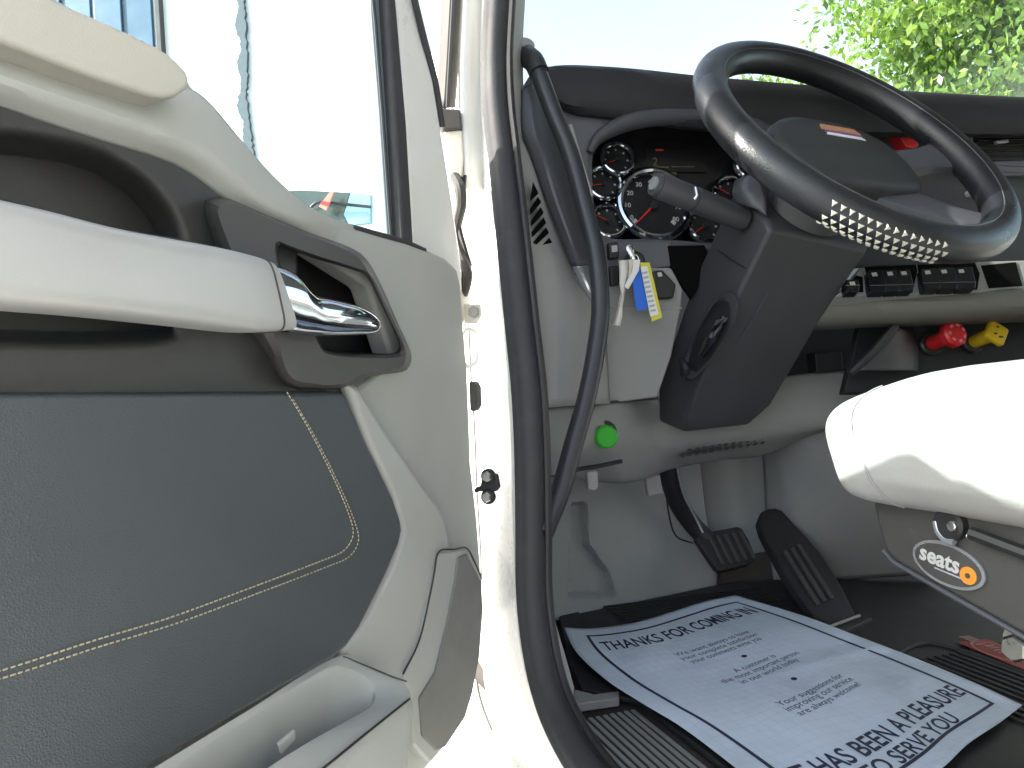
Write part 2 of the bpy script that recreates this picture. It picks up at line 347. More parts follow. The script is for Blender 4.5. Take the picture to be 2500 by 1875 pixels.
for v in np.linspace(0, 1, 110):
    r = []
    for j in range(230):
        x, y0 = topc[j]; y1 = 963 if x > -160 else 955; y = y0+(y1-y0)*v
        d1 = np.min(np.hypot(bowl[:, 0]-x, bowl[:, 1]-y)); inside = inpoly(x, y, bowlp)
        s = d1 if inside else -d1
        ylow = np.interp(x, low[:, 0], low[:, 1], right=-1); s2 = ylow-y
        q = sm((s+22)/70)*sm((s2+14)/40)
        r.append(DO(x, y, .004-.05*float(q)))
    rows.append(r)
grid('pull_recess', rows, M['trimdark'], door, solid=.003, sharp=170)
# leather insert: border and quilted field
lea = [(-1200, 961), (400, 957), (838, 955), (848, 966), (905, 1094), (964, 1217), (982, 1270), (985, 1295), (978, 1329), (940, 1417), (881, 1535), (850, 1580), (820, 1606), (600, 1736), (364, 1878), (100, 2040), (-1200, 2739)]
panel('leather_border', lea, DOOR, .018, .022, M['leather'], door, bevel=.007, seg=4)
st1 = [(-1200, 2006), (0, 1638), (235, 1562), (411, 1509), (588, 1444), (787, 1368), (838, 1345), (860, 1313), (859, 1278), (821, 1182), (757, 1053), (697, 951)]
fld = [(-1200, 964)] + [(-1200, 2015), (0, 1645), (235, 1569), (411, 1516), (588, 1451), (787, 1376), (846, 1350), (868, 1314), (867, 1276), (829, 1180), (765, 1051), (711, 959)]
panel('leather_field', fld, DOOR, .0215, .012, M['leather'], door, bevel=.004, seg=3)
V = []; F = []
for k, (dx, dy, off) in enumerate(((0, 0, .0222), (13, 15, .0188))):
    P = cr(st1, 1200); P3 = [DO(p[0]+dx, p[1]+dy, off) for p in P]
    L = [0]
    for a, b in zip(P3, P3[1:]): L.append(L[-1]+(b-a).length)
    step = .0042; s = 0
    while s+step < L[-1]:
        def atl(q):
            i = min(int(np.searchsorted(L, q)), len(P3)-1); return P3[i]
        a, b = atl(s+.0004), atl(s+step*.78); t = (b-a)
        if t.length > 1e-5:
            t.normalize(); w = t.cross(DN); n0 = len(V); rr = .00062
            for e in (a, (a+b)/2, b):
                h = .0011 if e is not a and e is not b else .0002
                V += [e+w*rr, e+DN*h, e-w*rr]
            for q in (0, 3): F += [[n0+q, n0+q+1, n0+q+4, n0+q+3], [n0+q+1, n0+q+2, n0+q+5, n0+q+4]]
        s += step
part(mesh_obj('stitching', V, F, M['thread'], door), 'double row of tan stitches round the leather')
# handle bezel
hb = [(498, 502), (508, 486), (551, 483), (641, 521), (759, 569), (854, 604), (892, 630), (926, 687), (973, 792), (1002, 858), (1003, 887), (987, 906), (902, 920), (835, 948), (760, 950), (712, 946), (684, 925), (655, 872), (617, 811), (560, 690), (527, 607)]
ho = [(679, 597), (712, 607), (780, 631), (854, 654), (897, 673), (930, 735), (978, 839), (973, 863), (902, 868), (797, 858), (774, 825), (720, 730), (683, 649)]
C = (790, 740); n = 140
b0 = byangle(hb, n, C); i0 = byangle(ho, n, C)
# flat face sits inside the outer edge by a chamfer that is wide on the left and narrow on the right
tp = []
for (x, y) in b0:
    vx, vy = x-C[0], y-C[1]; L = math.hypot(vx, vy); w = 16+34*max(0, -vx/L)
    tp.append((x-vx/L*w, y-vy/L*w*(.7 if vy > 0 else .5)))
mid = [(a[0]*.5+b[0]*.5, a[1]*.5+b[1]*.5) for a, b in zip(tp, b0)]
loops = [[DO(*p, -.002) for p in b0], [DO(*p, .008) for p in b0], [DO(*p, .024) for p in mid], [DO(*p, .031) for p in tp]]
i1 = [(C[0]+(x-C[0])*.93, C[1]+(y-C[1])*.93) for x, y in i0]
loops += [[DO(*p, .031) for p in [(C[0]+(x-C[0])*1.05, C[1]+(y-C[1])*1.05) for x, y in i0]], [DO(*p, .027) for p in i0], [DO(*p, -.045) for p in i1]]
frame('handle_bezel', loops, [M['bezel'], M['black']], door, sharp=28, matidx=[0]*(5*140)+[1]*140+[1])
panel('bezel_skirt', [(700, 930), (836, 940), (848, 962), (700, 964)], DOOR, .004, .01, M['trimdark'], door, smooth=False)
# armrest beam
def beam(name, stations, mt, parent, n=28, power=3.2, res=40, **k):
    S = cr(stations, res); lo = []
    for x0, y0, x1, y1, o0, o1 in S:
        A = DO(x0, y0, (o0+o1)/2); B = DO(x1, y1, (o0+o1)/2); c = (A+B)/2; h = (A-B)/2; w = DN*(o1-o0)/2
        l = []
        for j in range(n):
            a = 2*math.pi*j/n; ca, sa = math.cos(a), math.sin(a)
            l.append(c+h*math.copysign(abs(ca)**(2/power), ca)+w*math.copysign(abs(sa)**(2/power), sa))
        lo.append(l)
    BEAM[name] = lo
    return loft(name, lo, mt, parent, **k)
BEAM = {}
beam('armrest', [(-1200, 260, -1200, 652, .02, .082), (0, 506, 0, 754, .02, .082), (237, 563, 200, 770, .02, .082), (475, 605, 440, 795, .02, .08), (580, 627, 595, 812, .022, .075), (626, 640, 686, 808, .025, .07)], M['arm'], door, power=5)
beam('door_lever', [(627, 641, 687, 807, .028, .067), (660, 646, 700, 815, .028, .067), (700, 664, 730, 819, .03, .067), (728, 696, 752, 820, .032, .067), (755, 718, 780, 821, .036, .067), (810, 731, 820, 821, .04, .067), (870, 748, 872, 819, .042, .066), (908, 771, 905, 816, .045, .064), (921, 792, 919, 806, .05, .06)], M['chrome'], door, power=2.3, res=44)
l_ = BEAM['armrest'][-2]; cc_ = sum(l_, Vector())/len(l_)
tube('armrest_seam', [cc_+(v-cc_)*1.012 for v in l_], .0009, M['rubberdull'], door, n=6, closed=True)
tube('armrest_strip', [DO(-1200, 251, .03), DO(0, 500, .03), DO(45, 506, .03), DO(90, 525, .035), DO(237, 559, .035), DO(475, 600, .035), DO(620, 636, .035)], .003, M['black'], door, n=8, res=40)
# lower corner: cover plate, scuff guard, map pocket
cov = [(1071, 1349), (1128, 1341), (1140, 1341), (1172, 1404), (1178, 1488), (1169, 1605), (1152, 1693), (1134, 1752), (1087, 1823), (1052, 1864), (1010, 1820), (1000, 1710), (984, 1648), (1023, 1565), (1049, 1456)]
panel('corner_cover', cov, DOOR, .0185, .02, M['trim'], door, bevel=.004)
tube('cover_gap', [DO(*p) for p in ((1176, 1412, .012), (1157, 1368, .016), (1139, 1338, .0182), (1110, 1341, .0186), (1071, 1348, .0186), (1060, 1400, .0186), (1049, 1456, .0186), (1023, 1565, .0186), (984, 1646, .0186))], .0011, M['black'], door, n=6, res=60)
sc = [(1119, 1362), (1141, 1352), (1176, 1421), (1180, 1488), (1171, 1605), (1154, 1693), (1136, 1752), (1089, 1823), (1067, 1833), (1032, 1797), (1025, 1705), (1063, 1644), (1093, 1521), (1112, 1420)]
panel('scuff_guard', sc, DOOR, .0212, .012, M['scuff'], door, bevel=.002)
# pocket: rim, opening, inner bin and front wall
outer = [(832, 1600, .02), (900, 1626, .035), (960, 1652, .055), (996, 1680, .07), (1000, 1704, .078), (900, 1784, .085), (787, 1876, .085), (560, 2060, .085), (330, 2245, .085), (40, 2130, .02), (250, 1950, .02), (364, 1882, .02), (600, 1738, .02)]
opn = [(805, 1632, .028), (850, 1634, .034), (890, 1655, .042), (916, 1687, .052), (908, 1722, .062), (868, 1748, .066), (760, 1808, .068), (652, 1876, .068), (450, 2020, .068), (330, 2110, .066), (130, 2090, .03), (300, 1960, .026), (600, 1762, .024)]
A = [DO(*p) for p in [tuple(q) for q in cr(outer, 90, True)]]; B = [DO(*p) for p in [tuple(q) for q in cr(opn, 90, True)]]
mc = lambda L: sum(L, Vector())/len(L)
cB = mc(B)
up3 = lambda L, dz, s=1.: [cB+(v-cB)*s+UP*dz for v in L]
low_ = [v-UP*.012 + DN*.004 for v in A]
bot = [v - UP*.3 - DN*max(0, ((v-HINGE).dot(DN)-.012))*.55 for v in A]
frame('map_pocket', [bot, low_, A, [a*.93+b*.07 for a, b in zip(A, B)], [a*.1+b*.9+UP*.001 for a, b in zip(A, B)], B, up3(B, -.006, .985), up3(B, -.11, .9)], M['trim'], door, sharp=40)
tube('pocket_gap', [DO(1000, 1706, .0805), DO(900, 1786, .0875), DO(787, 1878, .0875), DO(700, 1948, .0875)], .0012, M['black'], door, n=6)
tube('pocket_gap', [DO(838, 1603, .0225), DO(900, 1628, .0365), DO(960, 1653, .0565), DO(993, 1664, .067)], .0008, M['rubberdull'], door, n=6)
fin = [DO(715, 1775, .05), DO(716, 1800, .05), DO(680, 1840, .05), DO(672, 1812, .05)]
prism('pocket_fin', fin, [v+DN*.004-UP*.001 for v in fin], M['trim'], door, bevel=.002)
# window frame, channel, glass
panel('window_frame', [(966, -60), (975, 60), (992, 300), (1007, 600), (1040, 640), (1132, 720), (1128, 640), (1108, 500), (1078, 310), (1060, 199), (1006, -10), (995, -60)], DOOR, -.012, .055, M['white'], door, bevel=.006)
panel('run_channel', [(946, -60), (950, 30), (967, 300), (985, 600), (1012, 612), (994, 300), (968, 0), (963, -60)], DOOR, -.002, .03, M['rubber'], door, bevel=.004)
panel('glass_channel', [(905, -60), (912, 60), (928, 260), (950, 590), (988, 600), (969, 300), (950, 0), (946, -60)], DOOR, -.016, .02, mat('channel_grey', (.16, .19, .22), .35, var=.05), door, bevel=.003)
tube('channel_lip', [DO(905, -60, -.012), DO(917, 60, -.012), DO(934, 280, -.012), (DO(955, 575, -.012))], .002, M['black'], door, n=6)
tube('frame_seal', [DO(998, -60, -.006), DO(1012, 0, -.006), DO(1035, 95, -.008), DO(1062, 200, -.012), DO(1079, 310, -.016)], .0042, M['rubber'], door, n=8, res=20)
tube('belt_seal', [DO(800, 545, -.01), DO(860, 556, -.006), DO(920, 572, -.004), DO(985, 590, -.004), DO(1036, 612, -.004)], .0035, M['rubber'], door, n=8, res=20)
panel('window_pane', [(-1200, -696), (930, -200), (932, 60), (955, 590), (900, 600), (700, 520), (450, 300), (-1200, -267)], DOOR, -.022, .004, M['glassdoor'], door, smooth=False)
# outer skin of the door
skin = [HINGE+DDIR*s+DN*-.125+UP*z for s, z in ((-.01, .10), (-.01, -.42), (.06, -.52), (.95, -.52), (.95, .17), (.55, .14))]
prism('outer_skin', skin, [v+DN*.04 for v in skin], M['white'], door, bevel=.012)
for z in (.085, -.22):
    box('door_hinge', HINGE+DN*-.06-DDIR*.03+UP*z, DDIR*.05, DN*.03, UP*.07, M['cream'], door, bevel=.004)

# ================= DOOR APERTURE =================
RS = .33
seal_px = [(1216, -60), (1213, 0), (1206, 150), (1210, 270), (1224, 400), (1240, 549), (1256, 700), (1265, 790), (1282, 950), (1290, 1107), (1293, 1300), (1294, 1430), (1305, 1546), (1327, 1660), (1362, 1760), (1425, 1870), (1520, 1985), (1640, 2090), (1900, 2260), (2500, 2560)]
SP = RPL(RS)
sp3 = [SP.hit(*p) for p in cr(seal_px, 110)]
# lip profile of the weather strip: two lobes and a groove (u = towards camera side, w = across)
prof = []
for j in range(26):
    a = 2*math.pi*j/26; ca, sa = math.cos(a), math.sin(a)
    r = 1 - .17*math.exp(-((a-math.pi*.5)/.3)**2) - .10*math.exp(-((a-math.pi*.2)/.18)**2)
    prof.append((.95*r*sa, 1.0*r*ca))
seal = part(tube('door_seal', sp3, .0185, M['rubber'], truck, prof=prof, up=(-RT-FW*.6).normalized()), 'thick black rubber weather strip round the door opening')
tube('seal_lip', [p+RT*.014-(FW*.004)+ (sp3[min(i+1, 109)]-sp3[max(i-1, 0)]).normalized().cross(-RT)*-.019 for i, p in enumerate(sp3)], .0045, M['black'], seal, n=8)
# white jamb
jl = [(1128, -60), (1124, 0), (1116, 150), (1106, 300), (1108, 420), (1126, 560), (1140, 700), (1146, 800), (1152, 930), (1160, 1050), (1166, 1200), (1176, 1400), (1164, 1540), (1168, 1680), (1205, 1790), (1252, 1875), (1330, 1990), (1460, 2110)]
jm_ = [(1150, -60), (1146, 0), (1138, 150), (1132, 300), (1142, 420), (1158, 560), (1172, 700), (1180, 800), (1188, 930), (1190, 1050), (1198, 1200), (1208, 1400), (1214, 1540), (1224, 1680), (1250, 1790), (1295, 1875), (1372, 1990), (1500, 2110)]
jr = [(1184, -60), (1180, 0), (1175, 148), (1180, 270), (1194, 400), (1210, 549), (1226, 700), (1236, 800), (1248, 938), (1256, 1107), (1262, 1300), (1266, 1403), (1274, 1526), (1296, 1648), (1330, 1749), (1398, 1875), (1490, 1990), (1610, 2090)]
def dz(px, py, r): return SP.hit(px, py, RS-r).y
surf('door_jamb', [[(x, y, dz(x, y, .33)+.115) for x, y in jl], [(x, y, dz(x, y, .33)+.045) for x, y in jm_], [((a[0]+b[0])/2, (a[1]+b[1])/2, dz((a[0]+b[0])/2, (a[1]+b[1])/2, .33)+.016) for a, b in zip(jm_, jr)], [(x, y, dz(x, y, .33)+.003) for x, y in jr]], M['white'], truck, nu=70, nv=14, thick=.003)
# body side below the jamb's outer seam (cowl and rocker)
surf('cowl_side', [[(x-2, y, dz(x, y, .33)+.117) for x, y in jl], [(x-60-max(0, (y-1500))*.25, y+10, dz(x, y, .33)+.45) for x, y in jl]], M['white'], truck, nu=60, nv=6, thick=.003)
tube('body_seam', [W(x-1, y, dz(x, y, .33)+.112) for x, y in jl[11:17]], .0016, M['rubberdull'], truck, n=6, res=30)
# rubber channel at the top of the gap, end block, wires, brackets
ch = surf('pillar_channel', [[(1080, -60, 1.02), (1078, 0, 1.02), (1072, 130, 1.02), (1064, 262, 1.02)], [(1104, -60, 1.0), (1101, 0, 1.0), (1094, 130, 1.0), (1086, 262, 1.0)], [(1133, -60, 1.02), (1130, 0, 1.02), (1122, 130, 1.02), (1112, 262, 1.02)]], M['rubberdull'], truck, nu=16, nv=10, thick=.008)
tube('channel_groove', [W(1110, -60, 1.0), W(1107, 0, 1.0), W(1100, 130, 1.0), W(1093, 262, 1.0)], .003, M['black'], ch, n=6)
PB = Plane(W(1100, 300, .99), (.05, -1, 0))
panel('channel_end_block', [(1066, 262), (1124, 266), (1128, 312), (1082, 318), (1070, 300)], PB, 0, .03, M['rubberdull'], ch, bevel=.003)
panel('hinge_leaf', [(1082, 320), (1128, 316), (1132, 380), (1128, 430), (1098, 430)], PB, -.006, .012, M['cream'], truck, bevel=.003)
tube('wire_loom', [W(1110, 432, .98), W(1124, 460, .965), (W(1126, 500, .97)), W(1114, 560, .985), W(1124, 620, .975), W(1140, 665, .965), W(1136, 700, .975), W(1128, 720, .985)], .0075, M['rubberdull'], truck, n=10, res=40)
tube('wire_loom', [W(1132, 428, .985), W(1128, 480, .985), (W(1118, 540, .985)), W(1134, 610, .975), W(1146, 650, .97)], .0045, M['black'], truck, n=8, res=30)
JP = Plane(W(1160, 800, .965), (-.35, -1, 0))
def jbolt(px, py, rad, parent, pl=JP, m='bolt', off=.0):
    c = pl.hit(px, py, off); b = disc('bolt', c, pl.n, rad, .006, M[m], parent, seg=6); return b
brk = panel('jamb_bracket', [(1132, 742), (1170, 742), (1172, 770), (1160, 790), (1134, 788)], JP, .0, .008, M['cream'], truck, bevel=.002)
jbolt(1158, 762, .008, brk, m='steel')
n = 40; o_ = byangle([(1132, 803), (1158, 802), (1167, 812), (1168, 880), (1160, 893), (1134, 896)], n, (1149, 848)); i_ = byangle([(1136, 812), (1154, 811), (1160, 818), (1161, 876), (1154, 885), (1138, 887)], n, (1149, 848))
frame('striker_loop', [[JP.hit(*p, -.004) for p in o_], [JP.hit(*p, .006) for p in o_], [JP.hit(*p, .006) for p in i_], [JP.hit(*p, -.004) for p in i_]], M['white'], truck, capend=False)
panel('door_bumper', [(1143, 932), (1156, 930), (1163, 945), (1164, 990), (1158, 1004), (1146, 1004)], JP, .012, .02, M['rubberdull'], truck, bevel=.004)
KP = Plane(W(1195, 1180, .905), (-.4, -1, 0))
ck = part(panel('check_strap', [(1178, 1150), (1212, 1158), (1218, 1190), (1210, 1200), (1190, 1204), (1172, 1200), (1158, 1204), (1156, 1194), (1172, 1186)], KP, .006, .008, M['black'], truck, bevel=.002), 'black door check strap bracket with two round bolts')
for py in (1162, 1212):
    c = KP.hit(1194, py, .004); disc('bolt', c, KP.n, .0095, .006, M['black'], ck, seg=20); disc('bolt', c+KP.n*.004, KP.n, .0068, .006, M['bolt'], ck, seg=6)
# A pillar inner trim
surf('pillar_trim', [[(1244, -60, .98), (1242, 0, .975), (1238, 150, .965), (1244, 295, .955), (1258, 422, .945)], [(1272, -60, 1.0), (1268, 0, 1.0), (1264, 150, .99), (1266, 295, .98), (1272, 424, .97)], [(1284, -60, 1.04), (1282, 0, 1.04), (1277, 105, 1.03), (1279, 280, 1.02), (1281, 427, 1.0)]], M['sidegrey'], truck, nu=24, nv=8, thick=.01)
surf('pillar_body', [[(1142, -60, 1.0), (1138, 0, 1.0), (1130, 200, 1.0), (1140, 460, 1.0)], [(1210, -60, 1.04), (1208, 0, 1.04), (1200, 200, 1.04), (1210, 460, 1.03)], [(1279, -60, 1.06), (1276, 0, 1.06), (1272, 200, 1.06), (1270, 440, 1.04)]], M['white'], truck, nu=8, nv=8, thick=.01)

# ================= SIDE TRIM, DASH =================
side = part(surf('side_trim', [
    [(1250, 330, .955), (1255, 400, .945), (1272, 549, .925), (1285, 700, .905), (1296, 811, .89), (1312, 995, .87)],
    [(1275, 330, 1.0), (1290, 405, .985), (1300, 549, .965), (1316, 700, .945), (1330, 811, .93), (1352, 994, .92)],
    [(1300, 330, 1.04), (1330, 410, 1.03), (1350, 549, 1.02), (1385, 700, 1.01), (1395, 811, 1.0), (1405, 990, .99)],
    [(1400, 330, 1.12), (1420, 410, 1.12), (1450, 549, 1.12), (1470, 700, 1.12), (1480, 811, 1.12), (1490, 986, 1.12)]], M['sidegrey'], truck, nu=30, nv=24, thick=.005), 'light grey side trim panel with slanted vent slots')
def sdepth(px): return float(np.interp(px, [1262, 1306, 1355, 1450], [.933, .968, 1.022, 1.12]))
slots = [[(1301, 443), (1314, 470), (1294, 488)], [(1294, 510), (1313, 480), (1321, 492), (1295, 522)], [(1297, 538), (1320, 505), (1327, 518), (1298, 550)], [(1298, 566), (1327, 530), (1333, 543), (1299, 579)], [(1299, 594), (1333, 555), (1340, 567), (1300, 607)], [(1300, 622), (1341, 580), (1349, 593), (1302, 636)], [(1332, 628), (1354, 602), (1361, 614), (1356, 626), (1335, 634)]]
for s in slots:
    fr = [W(x, y, sdepth(x)-.009) for x, y in s]; prism('vent_slot', fr, [v+Vector((0, .008, 0)) for v in fr], M['void'], side, smooth=False)
# dark end cap of the dash behind the grab handle
cap = surf('dash_end_cap', [
    [(1276, 215, 1.0), (1272, 312, .99), (1294, 380, .995), (1330, 485, 1.005), (1372, 591, 1.01), (1394, 650, 1.015)],
    [(1300, 205, 1.01), (1310, 312, .985), (1335, 400, .985), (1362, 490, .99), (1398, 590, .995), (1416, 648, 1.0)],
    [(1345, 240, 1.07), (1370, 330, 1.05), (1395, 420, 1.04), (1420, 500, 1.04), (1440, 590, 1.04), (1450, 645, 1.04)]], mat('end_cap_plastic', (.062, .066, .075), .45, bump=.2, bscale=800, var=.06), truck, nu=30, nv=14, thick=.006)
surf('cap_tip', [[(1394, 651, 1.012), (1412, 690, 1.01), (1443, 738, 1.008)], [(1412, 650, .998), (1430, 685, .998), (1449, 728, .998)], [(1446, 646, 1.03), (1452, 680, 1.02), (1454, 715, 1.01)]], M['silver'], cap, nu=14, nv=8, thick=.004)
# dash top / hood
dtop = [(1290, 225), (1300, 195), (1330, 172), (1380, 166), (1450, 168), (1560, 176), (1690, 190), (1850, 204), (2000, 216), (2260, 231), (2500, 243), (2900, 262)]
dlip = [(1296, 260), (1310, 240), (1345, 236), (1395, 262), (1460, 272), (1560, 284), (1690, 300), (1850, 312), (2000, 318), (2260, 318), (2500, 320), (2900, 330)]
hit = DASH.hit
rows0 = [hit(x, y, .0) for x, y in dtop]
dashboard = part(surf('dashboard', [[v + FW*.30 + RT*.10 - UP*.035 for v in rows0], [v+FW*.12+RT*.03-UP*.004 for v in rows0], [v+FW*.02 for v in rows0], [hit(x, y+8, .012) for x, y in dtop], [hit(x, y, .006) for x, y in dlip], [hit(x, y+8, -.05) for x, y in dlip]], M['dashtop'], truck, nu=60, nv=30, thick=.006), 'black dashboard top and hood under the windshield')
# dash face with the cluster opening cut in it
op = [(1447, 378), (1462, 350), (1499, 330), (1564, 312), (1649, 308), (1740, 312), (1830, 335), (1890, 375), (1915, 440), (1900, 540), (1860, 590), (1760, 596), (1664, 588), (1574, 584), (1490, 582), (1462, 560), (1448, 480)]
ou = [(1330, 330), (1370, 262), (1420, 262), (1560, 276), (1690, 290), (1850, 300), (2020, 310), (2060, 420), (2050, 560), (2000, 680), (1860, 700), (1700, 690), (1560, 664), (1450, 655), (1405, 600), (1370, 480)]
n = 160; C = (1680, 460)
o_ = byangle(ou, n, C); i_ = byangle(op, n, C)
up1 = [(C[0]+(x-C[0])*1.05, C[1]+(y-C[1])*1.09) for x, y in i_]
frame('dash_face', [[hit(*p, -.03) for p in o_], [hit(*p, -.01) for p in o_], [hit(*p, -.006) for p in up1], [hit(*p, -.012) for p in i_], [hit(*p, -.085) for p in i_]], [M['dashface'], M['blackgloss']], dashboard, sharp=30, matidx=[0]*(4*n)+[1])
brow = [(1440, 372), (1458, 340), (1500, 312), (1564, 290), (1649, 281), (1740, 284), (1840, 305), (1900, 345)]
tube('cluster_brow', [hit(x, y, .004) for x, y in brow], [.006, .012, .015, .016, .016, .016, .015, .012], mat('brow_plastic', (.05, .054, .06), .5, bump=.2, bscale=800, var=.05), dashboard, n=14, res=40)
# right part of the dash
dr_ = Vector((.987, .159, 0))
panel('dash_panel', [(2000, 305), (2260, 306), (2700, 312), (2700, 680), (2480, 640), (2100, 652), (1980, 670), (1990, 420)], DASH, -.04, .02, mat('dash_right_plastic', (.045, .047, .05), .55, bump=.3, bscale=800, var=.06), dashboard, bevel=.004)
vent = panel('air_vent', [(2380, 328), (2560, 320), (2560, 395), (2392, 392)], DASH, -.03, .02, M['black'], truck, bevel=.004)
for k in range(4):
    y = 340+k*13
    panel('vent_louver', [(2388, y), (2556, y-6), (2556, y-1), (2388, y+5)], DASH, -.024, .012, M['blackgloss'], vent, bevel=.001)
panel('vent_tab', [(2434, 343), (2462, 339), (2464, 347), (2436, 350)], DASH, -.016, .008, M['silver'], vent, bevel=.001)
n = 60
for q in (0,):
    part(frame('vent_bezel', [[DASH.hit(*p, o) for p in byangle(pl, n, (2475, 358))] for pl, o in (([(2360, 312), (2600, 306), (2600, 408), (2372, 406)], -.04), ([(2362, 314), (2600, 308), (2600, 406), (2374, 404)], -.024), ([(2380, 326), (2590, 318), (2590, 397), (2392, 394)], -.022), ([(2384, 330), (2585, 322), (2585, 393), (2396, 390)], -.03))], M['dashface'], dashboard, capend=False))
hz = panel('hazard_switch', [(2190, 322), (2205, 316), (2244, 344), (2244, 360), (2216, 362)], DASH, -.014, .03, M['red'], truck, bevel=.004); part(hz, 'small red switch on the dash behind the steering wheel')
panel('centre_shelf', [(2330, 396), (2560, 388), (2560, 430), (2345, 428)], DASH, -.026, .02, M['dashface'], dashboard, bevel=.004)
disc('centre_knob', DASH.hit(2362, 474, -.03), DASH.n, .006, .012, M['whiteprint'], dashboard)
# passenger end of the dash carries on to the far side
pe = [DASH.hit(2890, y, o) for y, o in ((262, -.12), (262, .0), (330, .004), (345, -.05), (640, -.05), (640, -.25))]
prism('dash_passenger_side', pe, [v+dr_*.95 for v in pe], M['dashtop'], dashboard, bevel=.01)
# instruments
def gauge(px, py, rad, needle, label=None, ticks=7, tilt=0, nlen=.85):
    nrm = (DASH.n + RT*.0 + UP*.22).normalized()
    c = DASH.hit(px, py, -.07)
    face = disc('gauge', c, nrm, rad, .004, M['gaugeface'], truck, seg=36)
    if label: face['label'] = label
    a = UP; u = (a-nrm*a.dot(nrm)).normalized(); w = nrm.cross(u)*-1     # w to the right
    ring = [c+nrm*.012+(u*math.cos(t)+w*math.sin(t))*rad for t in np.linspace(0, 2*math.pi, 48, endpoint=False)]
    tube('bezel_ring', ring, .1*rad+.0014, M['chrome'], face, n=10, closed=True)
    t = R_(needle); d = u*math.cos(t)+w*math.sin(t); s = nrm.cross(d); b = c+nrm*.008
    pts = [b-d*rad*.12+s*rad*.035, b+d*rad*nlen+s*rad*.012, b+d*rad*nlen-s*rad*.012, b-d*rad*.12-s*rad*.035]
    prism('needle', pts, [p-nrm*.0015 for p in pts], M['redneedle'], face, smooth=False)
    disc('needle_hub', b, nrm, rad*.13, .004, M['black'], face, seg=16)
    V = []; F = []
    for k in range(ticks):
        t = R_(-130+260*k/(ticks-1)); d = u*math.cos(t)+w*math.sin(t); s = nrm.cross(d); e = c+nrm*.0044
        n0 = len(V); V += [e+d*rad*.66-s*rad*.05, e+d*rad*.66+s*rad*.05, e+d*rad*.8+s*rad*.05, e+d*rad*.8-s*rad*.05]; F.append([n0, n0+1, n0+2, n0+3])
    mesh_obj('dial_marks', V, F, M['gaugeink'], face, smooth=False)
    return face, c, nrm, u, w
gauge(1503, 395, .0275, -112, 'small chrome-rimmed gauge at the top left of the cluster')
gauge(1471, 454, .0285, -100, None); gauge(1482, 545, .0295, -60, None)
f_, c, nrm, u, w = gauge(1592, 506, .0625, -136, 'large speedometer with a red needle', ticks=2)
V = []; F = []
for k, s in enumerate(('0', '10', '20', '30', '40', '50', '60', '70', '80')):
    t = R_(-120+30*k); o = c+nrm*.0046+(u*math.cos(t)+w*math.sin(t))*.046
    tv, tf = text_geo(s, .012, .0002, 'CENTER'); n0 = len(V); V += [o+w*v.x+u*(v.y-.004) for v in tv]; F += [[i+n0 for i in p] for p in tf]
mesh_obj('numerals', V, F, M['gaugeink'], f_, smooth=False)
gauge(1716, 556, .031, -125, None); gauge(1778, 480, .031, -60, None); gauge(1826, 408, .029, -90, None)
# display
dsp = panel('display', [(1575, 362), (1720, 364), (1726, 420), (1580, 418)], DASH, -.08, .004, M['blackgloss'], truck, smooth=False)
tv, tf = text_geo('2', .02, .0002); o = DASH.hit(1593, 404, -.0785); dr = Vector((.987, .159, 0))
mesh_obj('digit', [o+dr*v.x+UP*v.y for v in tv], tf, M['display'], dsp, smooth=False)
for (x0, y0, x1, y1, m) in ((1598, 406, 1632, 410, 'display'), (1640, 406, 1696, 408, 'display'), (1601, 364, 1620, 368, 'redneedle'), (1626, 420, 1652, 426, 'display')):
    panel('display_bar', [(x0, y0), (x1, y0), (x1, y1), (x0, y1)], DASH, -.0782, .001, M[m], dsp, smooth=False)
# lower left dash
ldash = part(panel('dash_lower_panel', [(1440, 640), (1480, 652), (1590, 653), (1640, 653), (1668, 706), (1664, 755), (1640, 870), (1606, 970), (1440, 992)], DASH, .004, .05, M['dashgrey'], truck, bevel=.004), 'light grey lower dash panel left of the steering column')
panel('upper_band', [(1430, 590), (1640, 588), (1640, 650), (1592, 656), (1480, 656), (1440, 650)], DASH, .0, .02, M['dashface'], ldash, bevel=.003)
tube('panel_crease', [DASH.hit(1480, 748, .0045), DASH.hit(1570, 754, .0045), DASH.hit(1664, 752, .0045)], .0018, M['sidegrey'], ldash, n=6)
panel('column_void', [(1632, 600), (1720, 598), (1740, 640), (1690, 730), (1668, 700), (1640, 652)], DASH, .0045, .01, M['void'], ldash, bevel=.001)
sw = part(panel('headlamp_switch', [(1485, 592), (1510, 590), (1512, 630), (1488, 632)], DASH, .012, .02, M['black'], truck, bevel=.003), 'black rocker switch beside the hanging key tags')
panel('switch_icon', [(1493, 600), (1507, 598), (1508, 614), (1494, 616)], DASH, .0135, .001, M['gaugeink'], sw, smooth=False)
panel('headlamp_switch', [(1488, 650), (1512, 648), (1514, 696), (1492, 698)], DASH, .014, .02, M['black'], truck, bevel=.003)
rk = panel('rocker_switch', [(1592, 662), (1618, 658), (1652, 694), (1645, 728), (1608, 730), (1596, 700)], DASH, .02, .03, M['black'], truck, bevel=.004)
panel('switch_icon', [(1604, 666), (1614, 664), (1618, 674), (1608, 676)], DASH, .0215, .001, M['gaugeink'], rk, smooth=False)
igc = DASH.hit(1546, 640, .004)
ig = disc('ignition_switch', igc, DASH.n, .016, .014, M['black'], truck)
